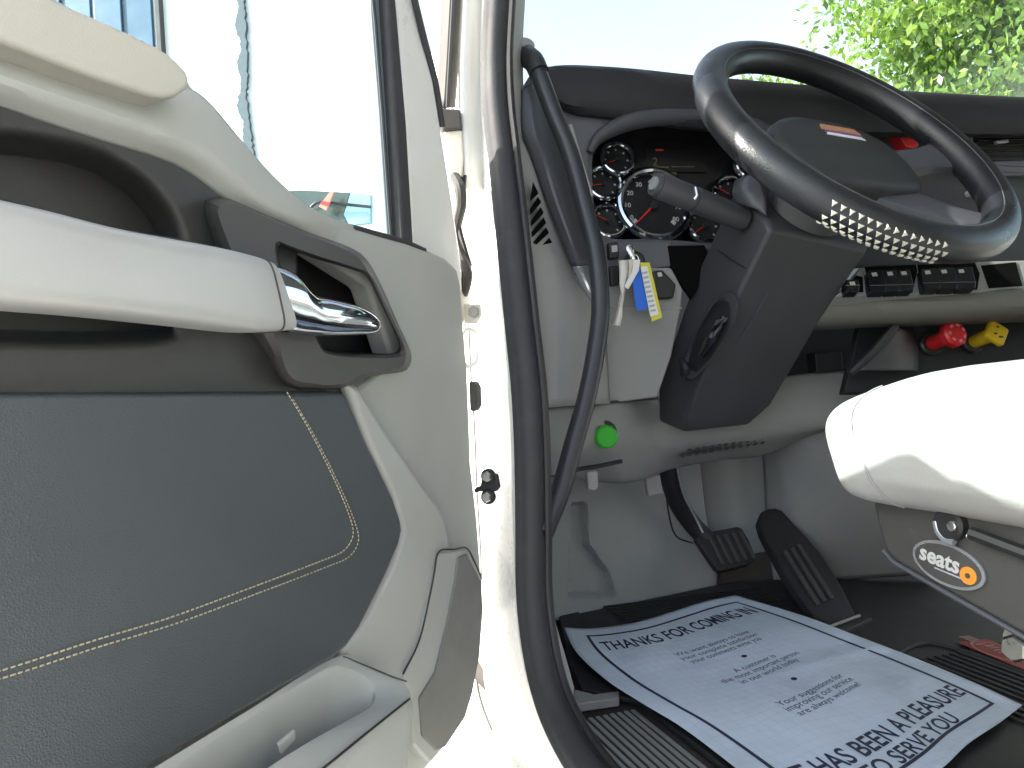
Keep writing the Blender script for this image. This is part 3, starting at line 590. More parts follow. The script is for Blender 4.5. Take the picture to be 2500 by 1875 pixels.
# knee panel
kt = [(1316, 1000), (1400, 992), (1500, 984), (1606, 974), (1700, 985), (1800, 960), (1900, 925), (2000, 912), (2140, 905)]
kl = [(1322, 1150), (1400, 1158), (1465, 1168), (1515, 1172), (1570, 1163), (1646, 1136), (1761, 1116), (1857, 1106), (1953, 1066), (2140, 1000)]
kd = lambda x, o=0: DASH.hit(x, 1000, 0).y - o - max(0, 1440-x)*.0020 + .13*float(sm((x-1490)/150))
knee = part(surf('knee_panel', [[(x, y, kd(x, .0)) for x, y in kt], [(x, y+40, kd(x, .012)) for x, y in kt], [(x, 1085-(max(0, x-1600))*.12, kd(x, .010)) for x, y in kt], [(x, y-10, kd(x, -.05)) for x, y in kl], [(x, y, kd(x, -.075)) for x, y in kl]], M['dashgrey'], truck, nu=110, nv=24, thick=.006), 'grey knee panel under the dash with green knob')
tube('panel_gap', [W(x, y-3, kd(x, .012)) for x, y in kt[:4]], .0022, M['black'], knee, n=6, res=24)
KN = Plane(W(1468, 1065, kd(1468, .034)), DASH.n)
for i in range(2):
    for k in range(12):
        x = 1684+k*17.5+i*-16; y = 1100-k*2.9+i*13
        c = W(x, y, kd(x, .004)); fr = [c+Vector((-.005, 0, -.0025)), c+Vector((.002, 0, -.0025)), c+Vector((.006, 0, .0025)), c+Vector((-.001, 0, .0025))]
        prism('vent_slot', fr, [v+(v-CAM)*.06 for v in fr], M['black'], knee, smooth=False)
c = KN.hit(1470, 1064)
gk = part(disc('green_knob', c+KN.n*.016, KN.n, .0185, .012, M['green'], truck, seg=12), 'bright green round pull knob on the knee panel')
disc('knob_stem', c, KN.n, .0135, .018, M['green'], gk); disc('knob_socket', c+UP*.004+Vector((.003, 0, 0)), KN.n, .0205, .006, M['black'], gk)
tube('hem_gap', [W(1345, 1160, 1.03), W(1411, 1146, 1.09), W(1460, 1138, 1.1), W(1518, 1126, 1.11)], .0035, M['black'], knee, n=6, res=12)
lt = panel('hood_release_lever', [(1433, 1152), (1460, 1150), (1462, 1190), (1452, 1200), (1436, 1196)], Plane(W(1447, 1170, 1.08), DASH.n), .0, .012, M['sidegrey'], truck, bevel=.003)
# centre: switch strip, rail, brake valves
ST = Plane(W(2260, 690, 1.16), (.10, -1, .55))
strip = part(panel('switch_bezel', [(2040, 722), (2100, 652), (2300, 640), (2560, 632), (2700, 630), (2700, 700), (2500, 711), (2250, 719)], ST, 0, .03, M['dashgrey'], truck, bevel=.004), 'grey switch bezel right of the steering column')
def pit(pts): return panel('switch_pit', pts, ST, .0015, .01, M['void'], strip, smooth=False)
pit([(2062, 700), (2090, 672), (2106, 676), (2108, 712), (2058, 714)]); pit([(2112, 652), (2236, 646), (2240, 660), (2228, 714), (2136, 715), (2122, 690)]); pit([(2240, 646), (2380, 640), (2392, 668), (2386, 706), (2260, 709), (2246, 676)]); pit([(2396, 648), (2480, 640), (2496, 697), (2415, 703)])
def rocker(x0, x1, y0, y1, sl=10):
    b = panel('dash_switch', [(x0, y0), (x1, y0-2), (x1+sl, y1-14), (x1+sl-2, y1), (x0+sl-2, y1+1), (x0+sl-6, y1-14)], ST, .014, .016, M['blackgloss'], truck, bevel=.002)
    panel('switch_icon', [(x0+8, y0+6), (x0+20, y0+5), (x0+23, y0+13), (x0+11, y0+14)], ST, .0155, .001, M['gaugeink'], b, smooth=False)
    tube('rocker_edge', [ST.hit(x0+sl-6, y1-15, .0142), ST.hit(x1+sl-1, y1-16, .0142)], .0006, M['dashface'], b, n=5)
for x0, x1, y0, y1 in ((2120, 2156, 660, 712), (2158, 2190, 658, 711), (2192, 2222, 657, 710), (2250, 2288, 655, 706), (2290, 2330, 653, 705), (2332, 2374, 652, 704)): rocker(x0, x1, y0, y1)
rocker(2066, 2096, 682, 712, 4)
rail = surf('dash_rail', [[(1990, 722, 1.19), (2046, 721, 1.185), (2250, 719, 1.175), (2500, 711, 1.17), (2700, 702, 1.17)], [(1980, 752, 1.16), (2046, 748, 1.16), (2250, 744, 1.155), (2500, 738, 1.15), (2700, 730, 1.15)], [(1960, 786, 1.18), (2046, 784, 1.18), (2250, 776, 1.175), (2500, 764, 1.17), (2700, 756, 1.17)], [(1960, 800, 1.3), (2046, 796, 1.3), (2250, 790, 1.3), (2500, 780, 1.3), (2700, 770, 1.3)]], mat('rail_plastic', (.15, .15, .13), .55, bump=.3, bscale=800, var=.06), truck, nu=30, nv=18, thick=.006)
VP = Plane(W(2330, 840, 1.27), (.05, -1, .2))
vpan = part(panel('valve_panel', [(2100, 790), (2700, 770), (2700, 960), (2060, 960)], VP, 0, .02, M['dashtop'], truck, bevel=.003), 'dark recessed panel holding the brake valve knobs')
surf('valve_gusset', [[(2085, 905, 1.2), (2130, 862, 1.2), (2188, 798, 1.2)], [(2160, 905, 1.2), (2185, 862, 1.21), (2208, 806, 1.22)], [(2235, 905, 1.24), (2236, 862, 1.25), (2228, 815, 1.26)]], M['column'], vpan, nu=14, nv=8, thick=.004)
tube('gusset_edge', [W(2075, 912, 1.195), W(2130, 860, 1.195), W(2186, 795, 1.195)], .007, M['black'], vpan, n=8)
c = VP.hit(2268, 842); ax = (VP.n*1+RT*.12+UP*.05).normalized()
rk_ = part(disc('brake_valve_knob', c+ax*.05, ax, .0225, .016, M['red'], truck, seg=8), 'red octagonal brake valve knob'); tube('knob_stem', [c, c+ax*.06], [.012, .014], M['red'], rk_, n=16); disc('knob_boot', c-ax*.002, ax, .021, .01, M['black'], rk_)
for k in range(7):
    a = k*2*math.pi/7; q = c+ax*.0665; u = ax.cross(UP).normalized(); w = ax.cross(u)
    p0 = q+(u*math.cos(a)+w*math.sin(a))*.012; t = (u*-math.sin(a)+w*math.cos(a)); box('knob_mark', p0-t*.003, t*.006, (u*math.cos(a)+w*math.sin(a))*.0045, ax*.0006, mat('knob_print', (.6, .22, .22), .5, var=0) if k == 0 else bpy.data.materials['knob_print'], rk_, smooth=False)
c = VP.hit(2370, 838)
q0 = c+ax*.048; u = (UP - ax*UP.dot(ax)).normalized(); w = ax.cross(u)
sq = [q0+(u*math.cos(t)+w*math.sin(t))*.0255 for t in (R_(12), R_(102), R_(192), R_(282))]
yk = part(prism('brake_valve_knob', sq, [v+ax*.013 for v in sq], M['yellow'], truck, bevel=.005), 'yellow square brake valve knob'); tube('knob_stem', [c, c+ax*.06], [.011, .013], M['yellow'], yk, n=16); disc('knob_boot', c-ax*.002, ax, .02, .01, M['black'], yk)
for dx, dy, l in ((-.006, -.01, .008), (.004, -.004, .006), (-.002, .008, .004)):
    p = q0+ax*.0135+w*dx+u*dy; box('knob_mark', p, w*l, u*.003, ax*.0006, M['black'], yk, smooth=False)

panel('dash_leak_blocker', [(1840, 770), (2150, 770), (2150, 930), (1840, 985)], Plane(W(2000, 860, 1.36), DASH.n), 0, .02, M['dashtop'], vpan, smooth=False)  # added dark panel that blocks light leaking in behind the dash
panel('core_module', [(1990, 862), (2056, 858), (2060, 905), (1994, 910)], Plane(W(2000, 860, 1.33), DASH.n), 0, .03, M['dashtop'], vpan, bevel=.003)
# ================= FOOTWELL =================
floor = part(mesh_obj('cab_floor', [T(.36, -.5, FLOORZ-.006), T(2.4, -.5, FLOORZ-.006), T(2.4, 1.5, FLOORZ-.006), T(.36, 1.5, FLOORZ-.006)], [[0, 1, 2, 3]], M['rust'], truck, solid=.03), 'worn dark cab floor')
toe_b = [(1340, 1520), (1415, 1502), (1500, 1484), (1600, 1464), (1700, 1442), (1756, 1431)]
tb = [fl(*p) for p in toe_b]
toe_rows = [tb, [v+FW*.02+UP*.05 for v in tb], [v+FW*.05+UP*.16 for v in tb], [v+FW*.075+UP*.30 for v in tb], [v+FW*.11+UP*.46 for v in tb]]
def toefn(A):
    # pressed recess on the left, as on the moulded toe board
    for i in range(A.shape[0]):
        for j in range(A.shape[1]):
            P = Vector(A[i, j]); dv = P-CAM; px = 1250+FPX*dv.x/dv.y; py = 940-FPX*dv.z/dv.y
            xl = np.interp(py, [1200, 1330, 1400, 1460], [1392, 1392, 1390, 1385]); xr = np.interp(py, [1220, 1330, 1400, 1450], [1434, 1440, 1490, 1506])
            q = sm((px-xl)/8)*sm((xr-px)/10)*sm((py-1225)/14)*sm((1462-py)/10)
            A[i, j] = tuple(P+FW*.02*float(q)-RT*0)
    return A
toe = part(surf('toe_board', toe_rows, M['toe'], truck, nu=110, nv=90, fn=toefn, thick=.004), 'pale grey moulded toe board')
panel('toe_cap', [(1576, 1165), (1612, 1158), (1620, 1205), (1584, 1212)], Plane(W(1600, 1185, 1.38), -FW), .0, .01, M['toe'], toe, bevel=.003)
# side kick panel and its carpet edge
surf('kick_panel', [[T(.385, f, z) for z in (FLOORZ, -.25, -.05)] for f in (.87, 1.0, 1.25)], M['toe'], truck, nu=8, nv=10, thick=.006)
fire = part(surf('firewall', [[(1560, 1090, 1.62), (1640, 1090, 1.62), (1740, 1090, 1.60), (1800, 1090, 1.64), (1880, 1090, 1.62)], [(1600, 1250, 1.66), (1660, 1250, 1.66), (1760, 1250, 1.64), (1815, 1250, 1.66), (1880, 1250, 1.66)], [(1640, 1440, 1.6), (1700, 1440, 1.6), (1780, 1440, 1.58), (1850, 1440, 1.6), (1900, 1440, 1.6)]], M['toe'], truck, nu=26, nv=16, thick=.005), 'pale grey firewall behind the pedals')
tun = part(surf('engine_tunnel', [
    [(1850, 960, 1.55), (1858, 1060, 1.56), (1866, 1180, 1.57), (1872, 1300, 1.57), (1890, 1420, 1.56)],
    [(1885, 960, 1.5), (1900, 1080, 1.5), (1925, 1180, 1.5), (1960, 1300, 1.51), (2020, 1418, 1.565)],
    [(1970, 960, 1.44), (1990, 1080, 1.44), (2030, 1180, 1.46), (2075, 1300, 1.5), (2120, 1412, 1.56)],
    [(2300, 900, 1.42), (2300, 1020, 1.43), (2300, 1180, 1.45), (2300, 1300, 1.48), (2300, 1400, 1.55)]], M['toe'], truck, nu=30, nv=30, thick=.005), 'pale grey side of the engine tunnel')
panel('worn_patch', [(1752, 1428), (1760, 1395), (1850, 1350), (1880, 1345), (1900, 1420), (1905, 1445)], Plane(W(1820, 1400, 1.56), -FW+UP*.3), 0, .006, M['rust'], fire, smooth=False)
# pedals
bp = Plane(W(1770, 1340, 1.46), (.05, -1, .55))
brake = part(panel('brake_pedal', [(1696, 1314), (1704, 1304), (1734, 1297), (1800, 1285), (1812, 1288), (1830, 1319), (1843, 1354), (1842, 1368), (1830, 1378), (1760, 1396), (1748, 1390)], bp, 0, .02, M['mat'], truck, bevel=.005), 'worn black brake pedal pad on its arm')
for k in range(5):
    x = 1728+k*19; y = 1312-k*3.6
    panel('pad_rib', [(x, y), (x+9, y-2), (x+44, y+66), (x+34, y+68)], bp, .004, .006, M['rubberdull'], brake, bevel=.0015)
tube('pedal_arm', [W(1630, 1080, 1.40), W(1632, 1140, 1.42), W(1652, 1220, 1.46), W(1690, 1280, 1.485), W(1730, 1320, 1.48)], .013, M['black'], brake, n=12, res=20, prof=[(math.cos(a)*1.5, math.sin(a)*1.0) for a in np.linspace(0, 2*math.pi, 14, endpoint=False)])
tube('pedal_arm_edge', [W(1650, 1130, 1.40), W(1668, 1205, 1.435), W(1700, 1268, 1.46), W(1716, 1300, 1.46)], .0022, M['silver'], brake, n=6, res=16)
tube('switch_wire', [W(1624, 1180, 1.45), W(1634, 1260, 1.47), W(1652, 1310, 1.48), W(1692, 1326, 1.48)], .0018, M['black'], brake, n=6, res=20)
gt, gb = W(1885, 1262, 1.50), fl(2052, 1508, .01)
gp = Plane((gt+gb)/2, (gb-gt).cross(RT))
if gp.n.y > 0: gp.n = -gp.n
gas = part(panel('accelerator_pedal', [(1852, 1268), (1858, 1250), (1872, 1241), (1892, 1239), (1910, 1245), (1940, 1278), (1975, 1316), (2006, 1352), (2030, 1388), (2055, 1430), (2090, 1500), (2060, 1514), (2022, 1524), (1986, 1502), (1950, 1450), (1915, 1396), (1876, 1327), (1860, 1296)], gp, 0, .022, M['mat'], truck, bevel=.005), 'long worn black accelerator pedal')
for k in range(3):
    x = 1912+k*17; y = 1345-k*8
    panel('pad_rib', [(x, y), (x+8, y-4), (x+92, y+128), (x+83, y+132)], gp, .004, .006, M['rubberdull'], gas, bevel=.0015)
hb_ = [fl(2010, 1536, .012), fl(2100, 1496, .012), fl(2130, 1508, .012), fl(2060, 1542, .012)]
prism('heel_plate', hb_, [v-UP*.012 for v in hb_], M['rubber'], gas, bevel=.002)
tube('heel_pin', [fl(2020, 1532, .016), fl(2098, 1503, .016)], .003, M['steel'], gas, n=8)

# loose rubber floor mat
mp = [fl(1352, 1420), fl(1416, 1504), fl(1600, 1466), fl(1760, 1432), fl(1840, 1415), fl(1960, 1418), fl(2150, 1412), fl(2480, 1400), T(1.25, .1, FLOORZ), T(.52, .1, FLOORZ), fl(1900, 1990), fl(1560, 1720), fl(1420, 1690), fl(1388, 1630), fl(1366, 1520)]
rm = tag(prism('floor_mat', [v+UP*.006 for v in mp], [v-UP*.003 for v in mp], M['mat'], None, bevel=.003), 'black ribbed rubber floor mat under the printed paper', 'floor mat')
base = T(.6, .55, FLOORZ)
for k in range(26):                                       # long ribs on the right half of the mat
    r = .92+.0165*k
    box('mat_rib', T(r, .18, FLOORZ+.0062), RT*.007, FW*(.62 if k < 18 else .55), UP*.0028, M['mat'], rm, bevel=.001, seg=1)
for k in range(9):                                        # fine cross ribs under the pedals
    box('mat_rib', T(.66, 1.10+.013*k, FLOORZ+.0062), RT*.36, FW*.006, UP*.0025, M['mat'], rm, bevel=.001, seg=1)
tube('mat_edge_ridge', [fl(2190, 1600, .008), fl(2230, 1578, .008), fl(2280, 1572, .008), fl(2380, 1600, .008), fl(2520, 1650, .008)], .0035, M['rubber'], rm, n=8, res=30)
# oval emblem printed on the mat
ce = fl(2440, 1592, .0095); eu = (fl(2490, 1612, .0095)-fl(2390, 1572, .0095)).normalized(); ev = UP.cross(eu)
def oval(a, b, z, m, nm='mat_emblem'):
    l = [ce+eu*a*math.cos(t)+ev*b*math.sin(t)+UP*z for t in np.linspace(0, 2*math.pi, 40, endpoint=False)]
    return prism(nm, l, [v-UP*.001 for v in l], M[m], rm, smooth=False)
em = box('mat_emblem', ce-eu*.05-ev*.03+UP*.0002, eu*.13, ev*.06, UP*.001, M['matred'], rm, smooth=False)
oval(.046, .03, .0018, 'matpink', 'emblem_ring'); oval(.041, .0255, .0024, 'matred', 'emblem_field')
for k in range(7):
    o = ce+eu*(-.03+.009*k)+ev*(-.012+.004*(k % 2))+UP*.003
    box('emblem_letter', o, eu*.005+ev*.006*((k % 3)-1), ev*.018, UP*.0006, M['matpink'], rm, smooth=False)
for k in range(4):
    o = ce+eu*(-.066+.006*k)+ev*(-.01)+UP*.0024; box('emblem_letter', o, eu*.003, ev*.022, UP*.0006, M['matpink'], rm, smooth=False)

# ================= SILL =================
sill = part(prism('door_sill', [fl(1360, 1660, -.012), fl(1405, 1725, -.012), fl(1520, 1692, -.012), fl(1640, 1760, -.012), T(.56, .1, FLOORZ-.012), T(.355, .1, FLOORZ-.012), T(.352, .5, FLOORZ-.012)], [v-UP*.05 for v in [fl(1360, 1660, -.012), fl(1405, 1725, -.012), fl(1520, 1692, -.012), fl(1640, 1760, -.012), T(.56, .1, FLOORZ-.012), T(.355, .1, FLOORZ-.012), T(.352, .5, FLOORZ-.012)]], M['sill'], truck, bevel=.005), 'dark plastic door sill with a ribbed tread plate')
pl0 = T(.413, .842, FLOORZ-.011)
tread = box('tread_plate', T(.408, .2, FLOORZ-.0115), RT*.102, FW*.645, UP*.004, M['rib'], sill, bevel=.003)
for k in range(9):
    box('tread_rib', T(.4125+.0106*k, .205, FLOORZ-.0075), RT*.0062, FW*(.63), UP*.0035, M['rib'], sill, bevel=.0012, seg=2)
ed = surf('sill_edge_trim', [[(1330, 1240, .872), (1335, 1400, .868), (1340, 1485, .865), (1352, 1540, .862), (1370, 1607, .857), (1400, 1722, .84)], [(1338, 1240, .885), (1344, 1400, .88), (1350, 1485, .875), (1362, 1540, .87), (1382, 1607, .86), (1402, 1680, .855)]], M['sidegrey'], truck, nu=30, nv=6, thick=.008)
panel('trim_foot', [(1398, 1722), (1402, 1682), (1450, 1694), (1512, 1686), (1512, 1704), (1440, 1714)], Plane(fl(1450, 1700, .008), UP), 0, .012, M['sidegrey'], ed, bevel=.002)

# ================= GRAB HANDLE =================
gh = [(1286, 142, 1.03), (1300, 150, 1.01), (1312, 172, .995), (1351, 274, .985), (1393, 380, .98), (1427, 506, .97), (1455, 620, .955), (1466, 748, .94), (1455, 853, .925), (1430, 980, .905), (1400, 1085, .888), (1371, 1191, .87), (1345, 1258, .858), (1328, 1300, .85)]
handle = part(tube('grab_handle', [W(*p) for p in gh], .0122, M['handle'], truck, n=20, res=90), 'long black curved grab handle on the door pillar')
tube('handle_collar', [W(1281, 128, 1.05), W(1290, 140, 1.025), W(1304, 152, 1.0), W(1316, 178, .992)], [.015, .0155, .015, .0142], M['black'], handle, n=18, res=14)
disc('anchor_cap', W(1284, 112, 1.03), (0.3, -.8, .5), .012, .006, M['sidegrey'], handle)
tube('trim_cord', [W(1392, 305, 1.06), W(1420, 400, 1.06), W(1445, 480, 1.06)], .003, M['sidegrey'], handle, n=8)

# ================= STEERING =================
tt = R_(39.3)
WC = CAM + Vector((.480, 1.0058, .3427))
WNn = (FW*-math.cos(tt) + UP*math.sin(tt)).normalized(); WU = RT.copy(); WV = WNn.cross(WU).normalized()
def wp(u, v, w=0): return WC + WU*u + WV*v + WNn*w
RIM, TUBE = .2205, .0235
rim = part(tube('steering_wheel', [wp(RIM*math.cos(a), RIM*math.sin(a)) for a in np.linspace(0, 2*math.pi, 120, endpoint=False)], TUBE, M['wheel'], truck, n=28, closed=True), 'black leather-wrapped steering wheel with pale triangular studs')
# seam line round the inner side of the rim cover
for b, rr in ((R_(118), .0008),):
    tube('rim_seam', [wp((RIM+TUBE*math.cos(b))*math.cos(a), (RIM+TUBE*math.cos(b))*math.sin(a), TUBE*math.sin(b)) for a in np.linspace(0, 2*math.pi, 120, endpoint=False)], rr, M['spoke'], rim, n=6, closed=True)
def wloop(pts, w): return [wp(p[0], p[1], w) for p in pts]
pad = cr([(-.098, .012), (-.085, .055), (-.045, .082), (0, .088), (.045, .082), (.085, .055), (.098, .012), (.09, -.04), (.07, -.062), (0, -.066), (-.07, -.062), (-.09, -.04)], 60, True)
sc_ = lambda k: [(p[0]*k*1.24+.006, p[1]*k*1.1-.004) for p in pad]
hubo = frame('hub_pad', [wloop(sc_(.8), -.075), wloop(sc_(1.0), -.055), wloop(sc_(1.0), -.032), wloop(sc_(.955), -.021), wloop(sc_(.85), -.016), wloop(sc_(.45), -.0135)], M['hub'], rim, capstart=True, sharp=45)
for a, w0, w1 in ((R_(6), .03, .022), (R_(174), .03, .022), (R_(-48), .034, .026), (R_(-132), .034, .026)):
    d = Vector((math.cos(a), math.sin(a))); s = Vector((-d.y, d.x))
    p0, p1 = d*.07, d*(RIM-.006)
    lo = []
    for q in np.linspace(0, 1, 8):
        c = p0.lerp(p1, float(q)); hw = w0+(w1-w0)*q + .012*max(0, q-.7)/.3; zt = -.034+.03*q; zb = zt-.02
        l = []
        for j in range(16):
            t = 2*math.pi*j/16; x = math.copysign(abs(math.cos(t))**.5, math.cos(t)); y = math.copysign(abs(math.sin(t))**.5, math.sin(t))
            uv = c+s*hw*x; l.append(wp(uv.x, uv.y, (zt+zb)/2+(zt-zb)/2*y))
        lo.append(l)
    loft('spoke', lo, M['spoke'], rim)
# badge: copper, violet and white bands
for v0, v1, m in ((.046, .060, 'copper'), (.039, .046, 'violet'), (.033, .039, 'pale')):
    if m not in M: M[m] = mat(m+'_badge', dict(copper=(.45, .22, .12), violet=(.22, .08, .2), pale=(.75, .76, .85))[m], .35, var=.05)
    l = [wp(x, (v0 if k == 0 else v1)+.012*(x/.045)**1*0, -.0125) for k, xs in ((0, (-.018, .056)), (1, (.050, -.014))) for x in xs]
    prism('badge_band', l, [p-WNn*.003 for p in l], M[m], rim, smooth=False)
# studs: three-sided pale pips on the lower left of the rim
def stud_mesh():
    h = .0022; r = .0047
    V = [(r*math.cos(t), r*math.sin(t), 0) for t in (R_(90), R_(210), R_(330))] + [(r*.55*math.cos(t), r*.55*math.sin(t), h) for t in (R_(90), R_(210), R_(330))]
    me = bpy.data.meshes.new('stud'); me.from_pydata(V, [], [[3, 4, 5], [0, 1, 4, 3], [1, 2, 5, 4], [2, 0, 3, 5], [2, 1, 0]]); me.materials.append(M['stud']); return me
sme = stud_mesh()
def proj(p): d = p-CAM; return 1250+FPX*d.x/d.y, 940-FPX*d.z/d.y
STUD_A = (R_(-132), R_(-97)); STUD_B = (R_(30), R_(-70))
for i in range(14):
    for j in range(5):
        a = STUD_A[0]+(STUD_A[1]-STUD_A[0])*(i+.5*(j % 2)*1.0)/13; b = STUD_B[0]+(STUD_B[1]-STUD_B[0])*j/4
        e = WU*math.cos(a)+WV*math.sin(a); nn = e*math.cos(b)+WNn*math.sin(b); t = -WU*math.sin(a)+WV*math.cos(a)
        p = WC+e*RIM+nn*(TUBE-.0003); y = t.cross(nn)*-1
        x = t; yv = nn.cross(x)
        o = bpy.data.objects.new('stud', sme); COL.objects.link(o)
        o.parent = rim; Mx = Matrix((x, yv, nn)).transposed().to_4x4(); ang = R_(90) if j == 0 and i > 5 else 0
        Mx = Mx @ Matrix.Rotation(ang+R_(180), 4, 'Z'); Mx.translation = p-WL[rim.name]; o.matrix_local = Mx
# column shroud
def quadloop(c4, n=40, rnd=.22):
    P = [Vector(p) for p in c4]; out = []
    for i in range(4):
        p, a, b = P[i], P[i-1], P[(i+1) % 4]
        for t in np.linspace(0, 1, n//4):
            t = float(t); p0 = p+(a-p)*rnd; p1 = p+(b-p)*rnd
            out.append(p0*(1-t)**2+p*2*t*(1-t)+p1*t*t)
    return out
sec = [[W(1830, 430, 1.12), W(1870, 470, 1.09), W(2060, 480, 1.12), W(2050, 420, 1.17)],
       [W(1797, 455, 1.13), W(1880, 558, 1.04), W(2120, 612, 1.09), W(2080, 470, 1.18)],
       [W(1695, 678, 1.20), W(1790, 745, 1.11), W(2005, 780, 1.16), W(1980, 690, 1.25)],
       [W(1606, 940, 1.27), W(1672, 1020, 1.19), W(1882, 990, 1.23), W(1870, 890, 1.31)],
       [W(1606, 1030, 1.28), W(1672, 1056, 1.23), W(1825, 1040, 1.26), W(1850, 950, 1.33)]]
colm = part(loft('steering_column', [[Vector(v) for v in q] for q in sec], M['column'], truck, bevel=.007, seg=4), 'dark steering column shroud under the wheel')
tube('column_collar', [wp(0, 0, -.06), wp(0, 0, -.12)], [.05, .062], M['column'], colm, n=28)
surf('column_cowl', [[(1800, 446, 1.11), (1822, 436, 1.09), (1850, 430, 1.08)], [(1796, 470, 1.10), (1825, 474, 1.07), (1870, 490, 1.055)], [(1806, 494, 1.10), (1836, 505, 1.065), (1872, 530, 1.05)]], M['spoke'], colm, nu=12, nv=10, thick=.006)
# tilt lever recess
TL1, BL1, BL5, TL5 = sec[1][0], sec[1][1], sec[3][1], sec[3][0]
nl = (BL1-TL1).cross(TL5-TL1); nl = nl if nl.dot(CAM-TL1) > 0 else -nl
LP = Plane((TL1+BL1+BL5+TL5)/4, nl)
rcp = cr([(1786, 712), (1802, 730), (1796, 780), (1762, 842), (1716, 905), (1684, 930), (1660, 915), (1664, 880), (1690, 820), (1722, 765), (1756, 722)], 50, True)
c0 = (1735, 820); inn = [(c0[0]+(x-c0[0])*.72, c0[1]+(y-c0[1])*.80) for x, y in rcp]
frame('tilt_recess', [[LP.hit(x, y, -.004) for x, y in rcp], [LP.hit(x, y, .010) for x, y in [(c0[0]+(a-c0[0])*.94, c0[1]+(b-c0[1])*.95) for a, b in rcp]], [LP.hit(x, y, .010) for x, y in [(c0[0]+(a-c0[0])*.86, c0[1]+(b-c0[1])*.9) for a, b in rcp]], [LP.hit(x, y, .004) for x, y in inn]], [M['column'], M['black']], colm, matidx=[0]*150+[1])
tube('tilt_lever', [LP.hit(1768, 775, .012), LP.hit(1745, 815, .02), LP.hit(1712, 866, .014)], [.005, .009, .006], M['blackgloss'], colm, n=12, res=12)
panel('lever_edge', [(1748, 780), (1772, 776), (1768, 784), (1740, 800), (1734, 826), (1728, 822)], LP, .03, .004, M['spoke'], colm, bevel=.001)
tube('tilt_spring', [LP.hit(1664, 880, .016), LP.hit(1676, 900, .016), LP.hit(1670, 918, .012)], .006, M['black'], colm, n=10, res=8)
FP = Plane(sec[2][1], (sec[1][2]-sec[1][1]).cross(sec[3][1]-sec[1][1]))
if FP.n.dot(CAM-sec[2][1]) < 0: FP.n = -FP.n
tube('shroud_seam', [FP.hit(1905, 655, .001), FP.hit(1860, 740, .001), FP.hit(1780, 870, .001), FP.hit(1700, 1005, .001)], .0012, M['spoke'], colm, n=6, res=20)
tube('shroud_seam', [LP.hit(1745, 605, .001), LP.hit(1780, 630, .001), LP.hit(1820, 655, .001)], .001, M['black'], colm, n=6, res=12)
# turn signal stalk
sa, sb = W(1606, 452, 1.03), W(1815, 536, 1.09)
dd = (sb-sa)
stalk = part(tube('signal_stalk', [sa, sa+dd*.03, sa+dd*.38, sa+dd*.385, sa+dd*.4, sa+dd*.405, sa+dd*.75, sb], [.0175, .019, .0185, .0165, .0165, .019, .0185, .017], M['column'], truck, n=24), 'thick dark turn signal stalk left of the wheel')
disc('stalk_cap', sa-dd.normalized()*.006, -dd.normalized()*-1, .0165, .007, M['spoke'], stalk); disc('stalk_button', sa-dd.normalized()*.009, dd, .010, .006, M['dashgrey'], stalk)
tube('stalk_clip', [sa+dd*.39+Vector((0, -.018, .012)), sa+dd*.40+Vector((0, -.022, 0)), sa+dd*.375+Vector((0, -.019, -.006))], .0025, M['silver'], stalk, n=8)

# ================= KEY TAGS =================
kp = igc+DASH.n*.02
tags = empty('key_tags', igc+DASH.n*.018-UP*.1, 'key with hanging blue, white and yellow-edged paper tags in the ignition', 'key tags')
TP = Plane(DASH.hit(1560, 700, .045), DASH.n)
tube('key', [igc+DASH.n*.012, TP.hit(1538, 606, 0), TP.hit(1546, 634, 0)], [.0035, .006, .004], M['bolt'], tags, n=10)
tube('key_ring', [TP.hit(1550+9*math.cos(a), 634+12*math.sin(a), .002) for a in np.linspace(0, 2*math.pi, 20, endpoint=False)], .0009, M['bolt'], tags, n=6, closed=True)
panel('blue_tag', [(1538, 648), (1566, 640), (1582, 748), (1576, 756), (1554, 759)], TP, .002, .0015, M['blue'], tags, smooth=False)
panel('yellow_edged_tag', [(1562, 641), (1586, 641), (1617, 775), (1592, 785)], TP, .005, .0012, M['tagy'], tags, smooth=False)
wt = panel('white_label', [(1564, 652), (1580, 650), (1608, 768), (1588, 773)], TP, .0062, .001, M['tagw'], tags, smooth=False)
for k in range(9):
    x = 1571+k*2.6; y = 665+k*11.5
    panel('label_mark', [(x-4, y), (x+9, y-3), (x+10, y+2), (x-3, y+5)], TP, .0068, .0004, M['inkgrey'], tags, smooth=False)
panel('cream_tag', [(1511, 636), (1546, 633), (1542, 662), (1526, 700), (1513, 690)], TP, .0035, .001, mat('cream_tag', (.75, .66, .48), .7, var=.05), tags, smooth=False)
ws = [((1512, 636), (1534, 634)), ((1514, 665), (1536, 668)), ((1512, 690), (1530, 700)), ((1516, 715), (1524, 718)), ((1508, 745), (1520, 748)), ((1500, 775), (1519, 772)), ((1496, 794), (1514, 796))]
grid('white_strip', [[TP.hit(*a, .006+.004*math.sin(i)), TP.hit((a[0]+b[0])/2, (a[1]+b[1])/2, .009), TP.hit(*b, .006-.005*math.sin(i))] for i, (a, b) in enumerate(ws)], M['tagw'], tags, solid=.0008)
panel('white_strip', [(1546, 634), (1563, 634), (1560, 660), (1534, 706), (1524, 700), (1544, 660)], TP, .010, .001, M['tagw'], tags, smooth=False)

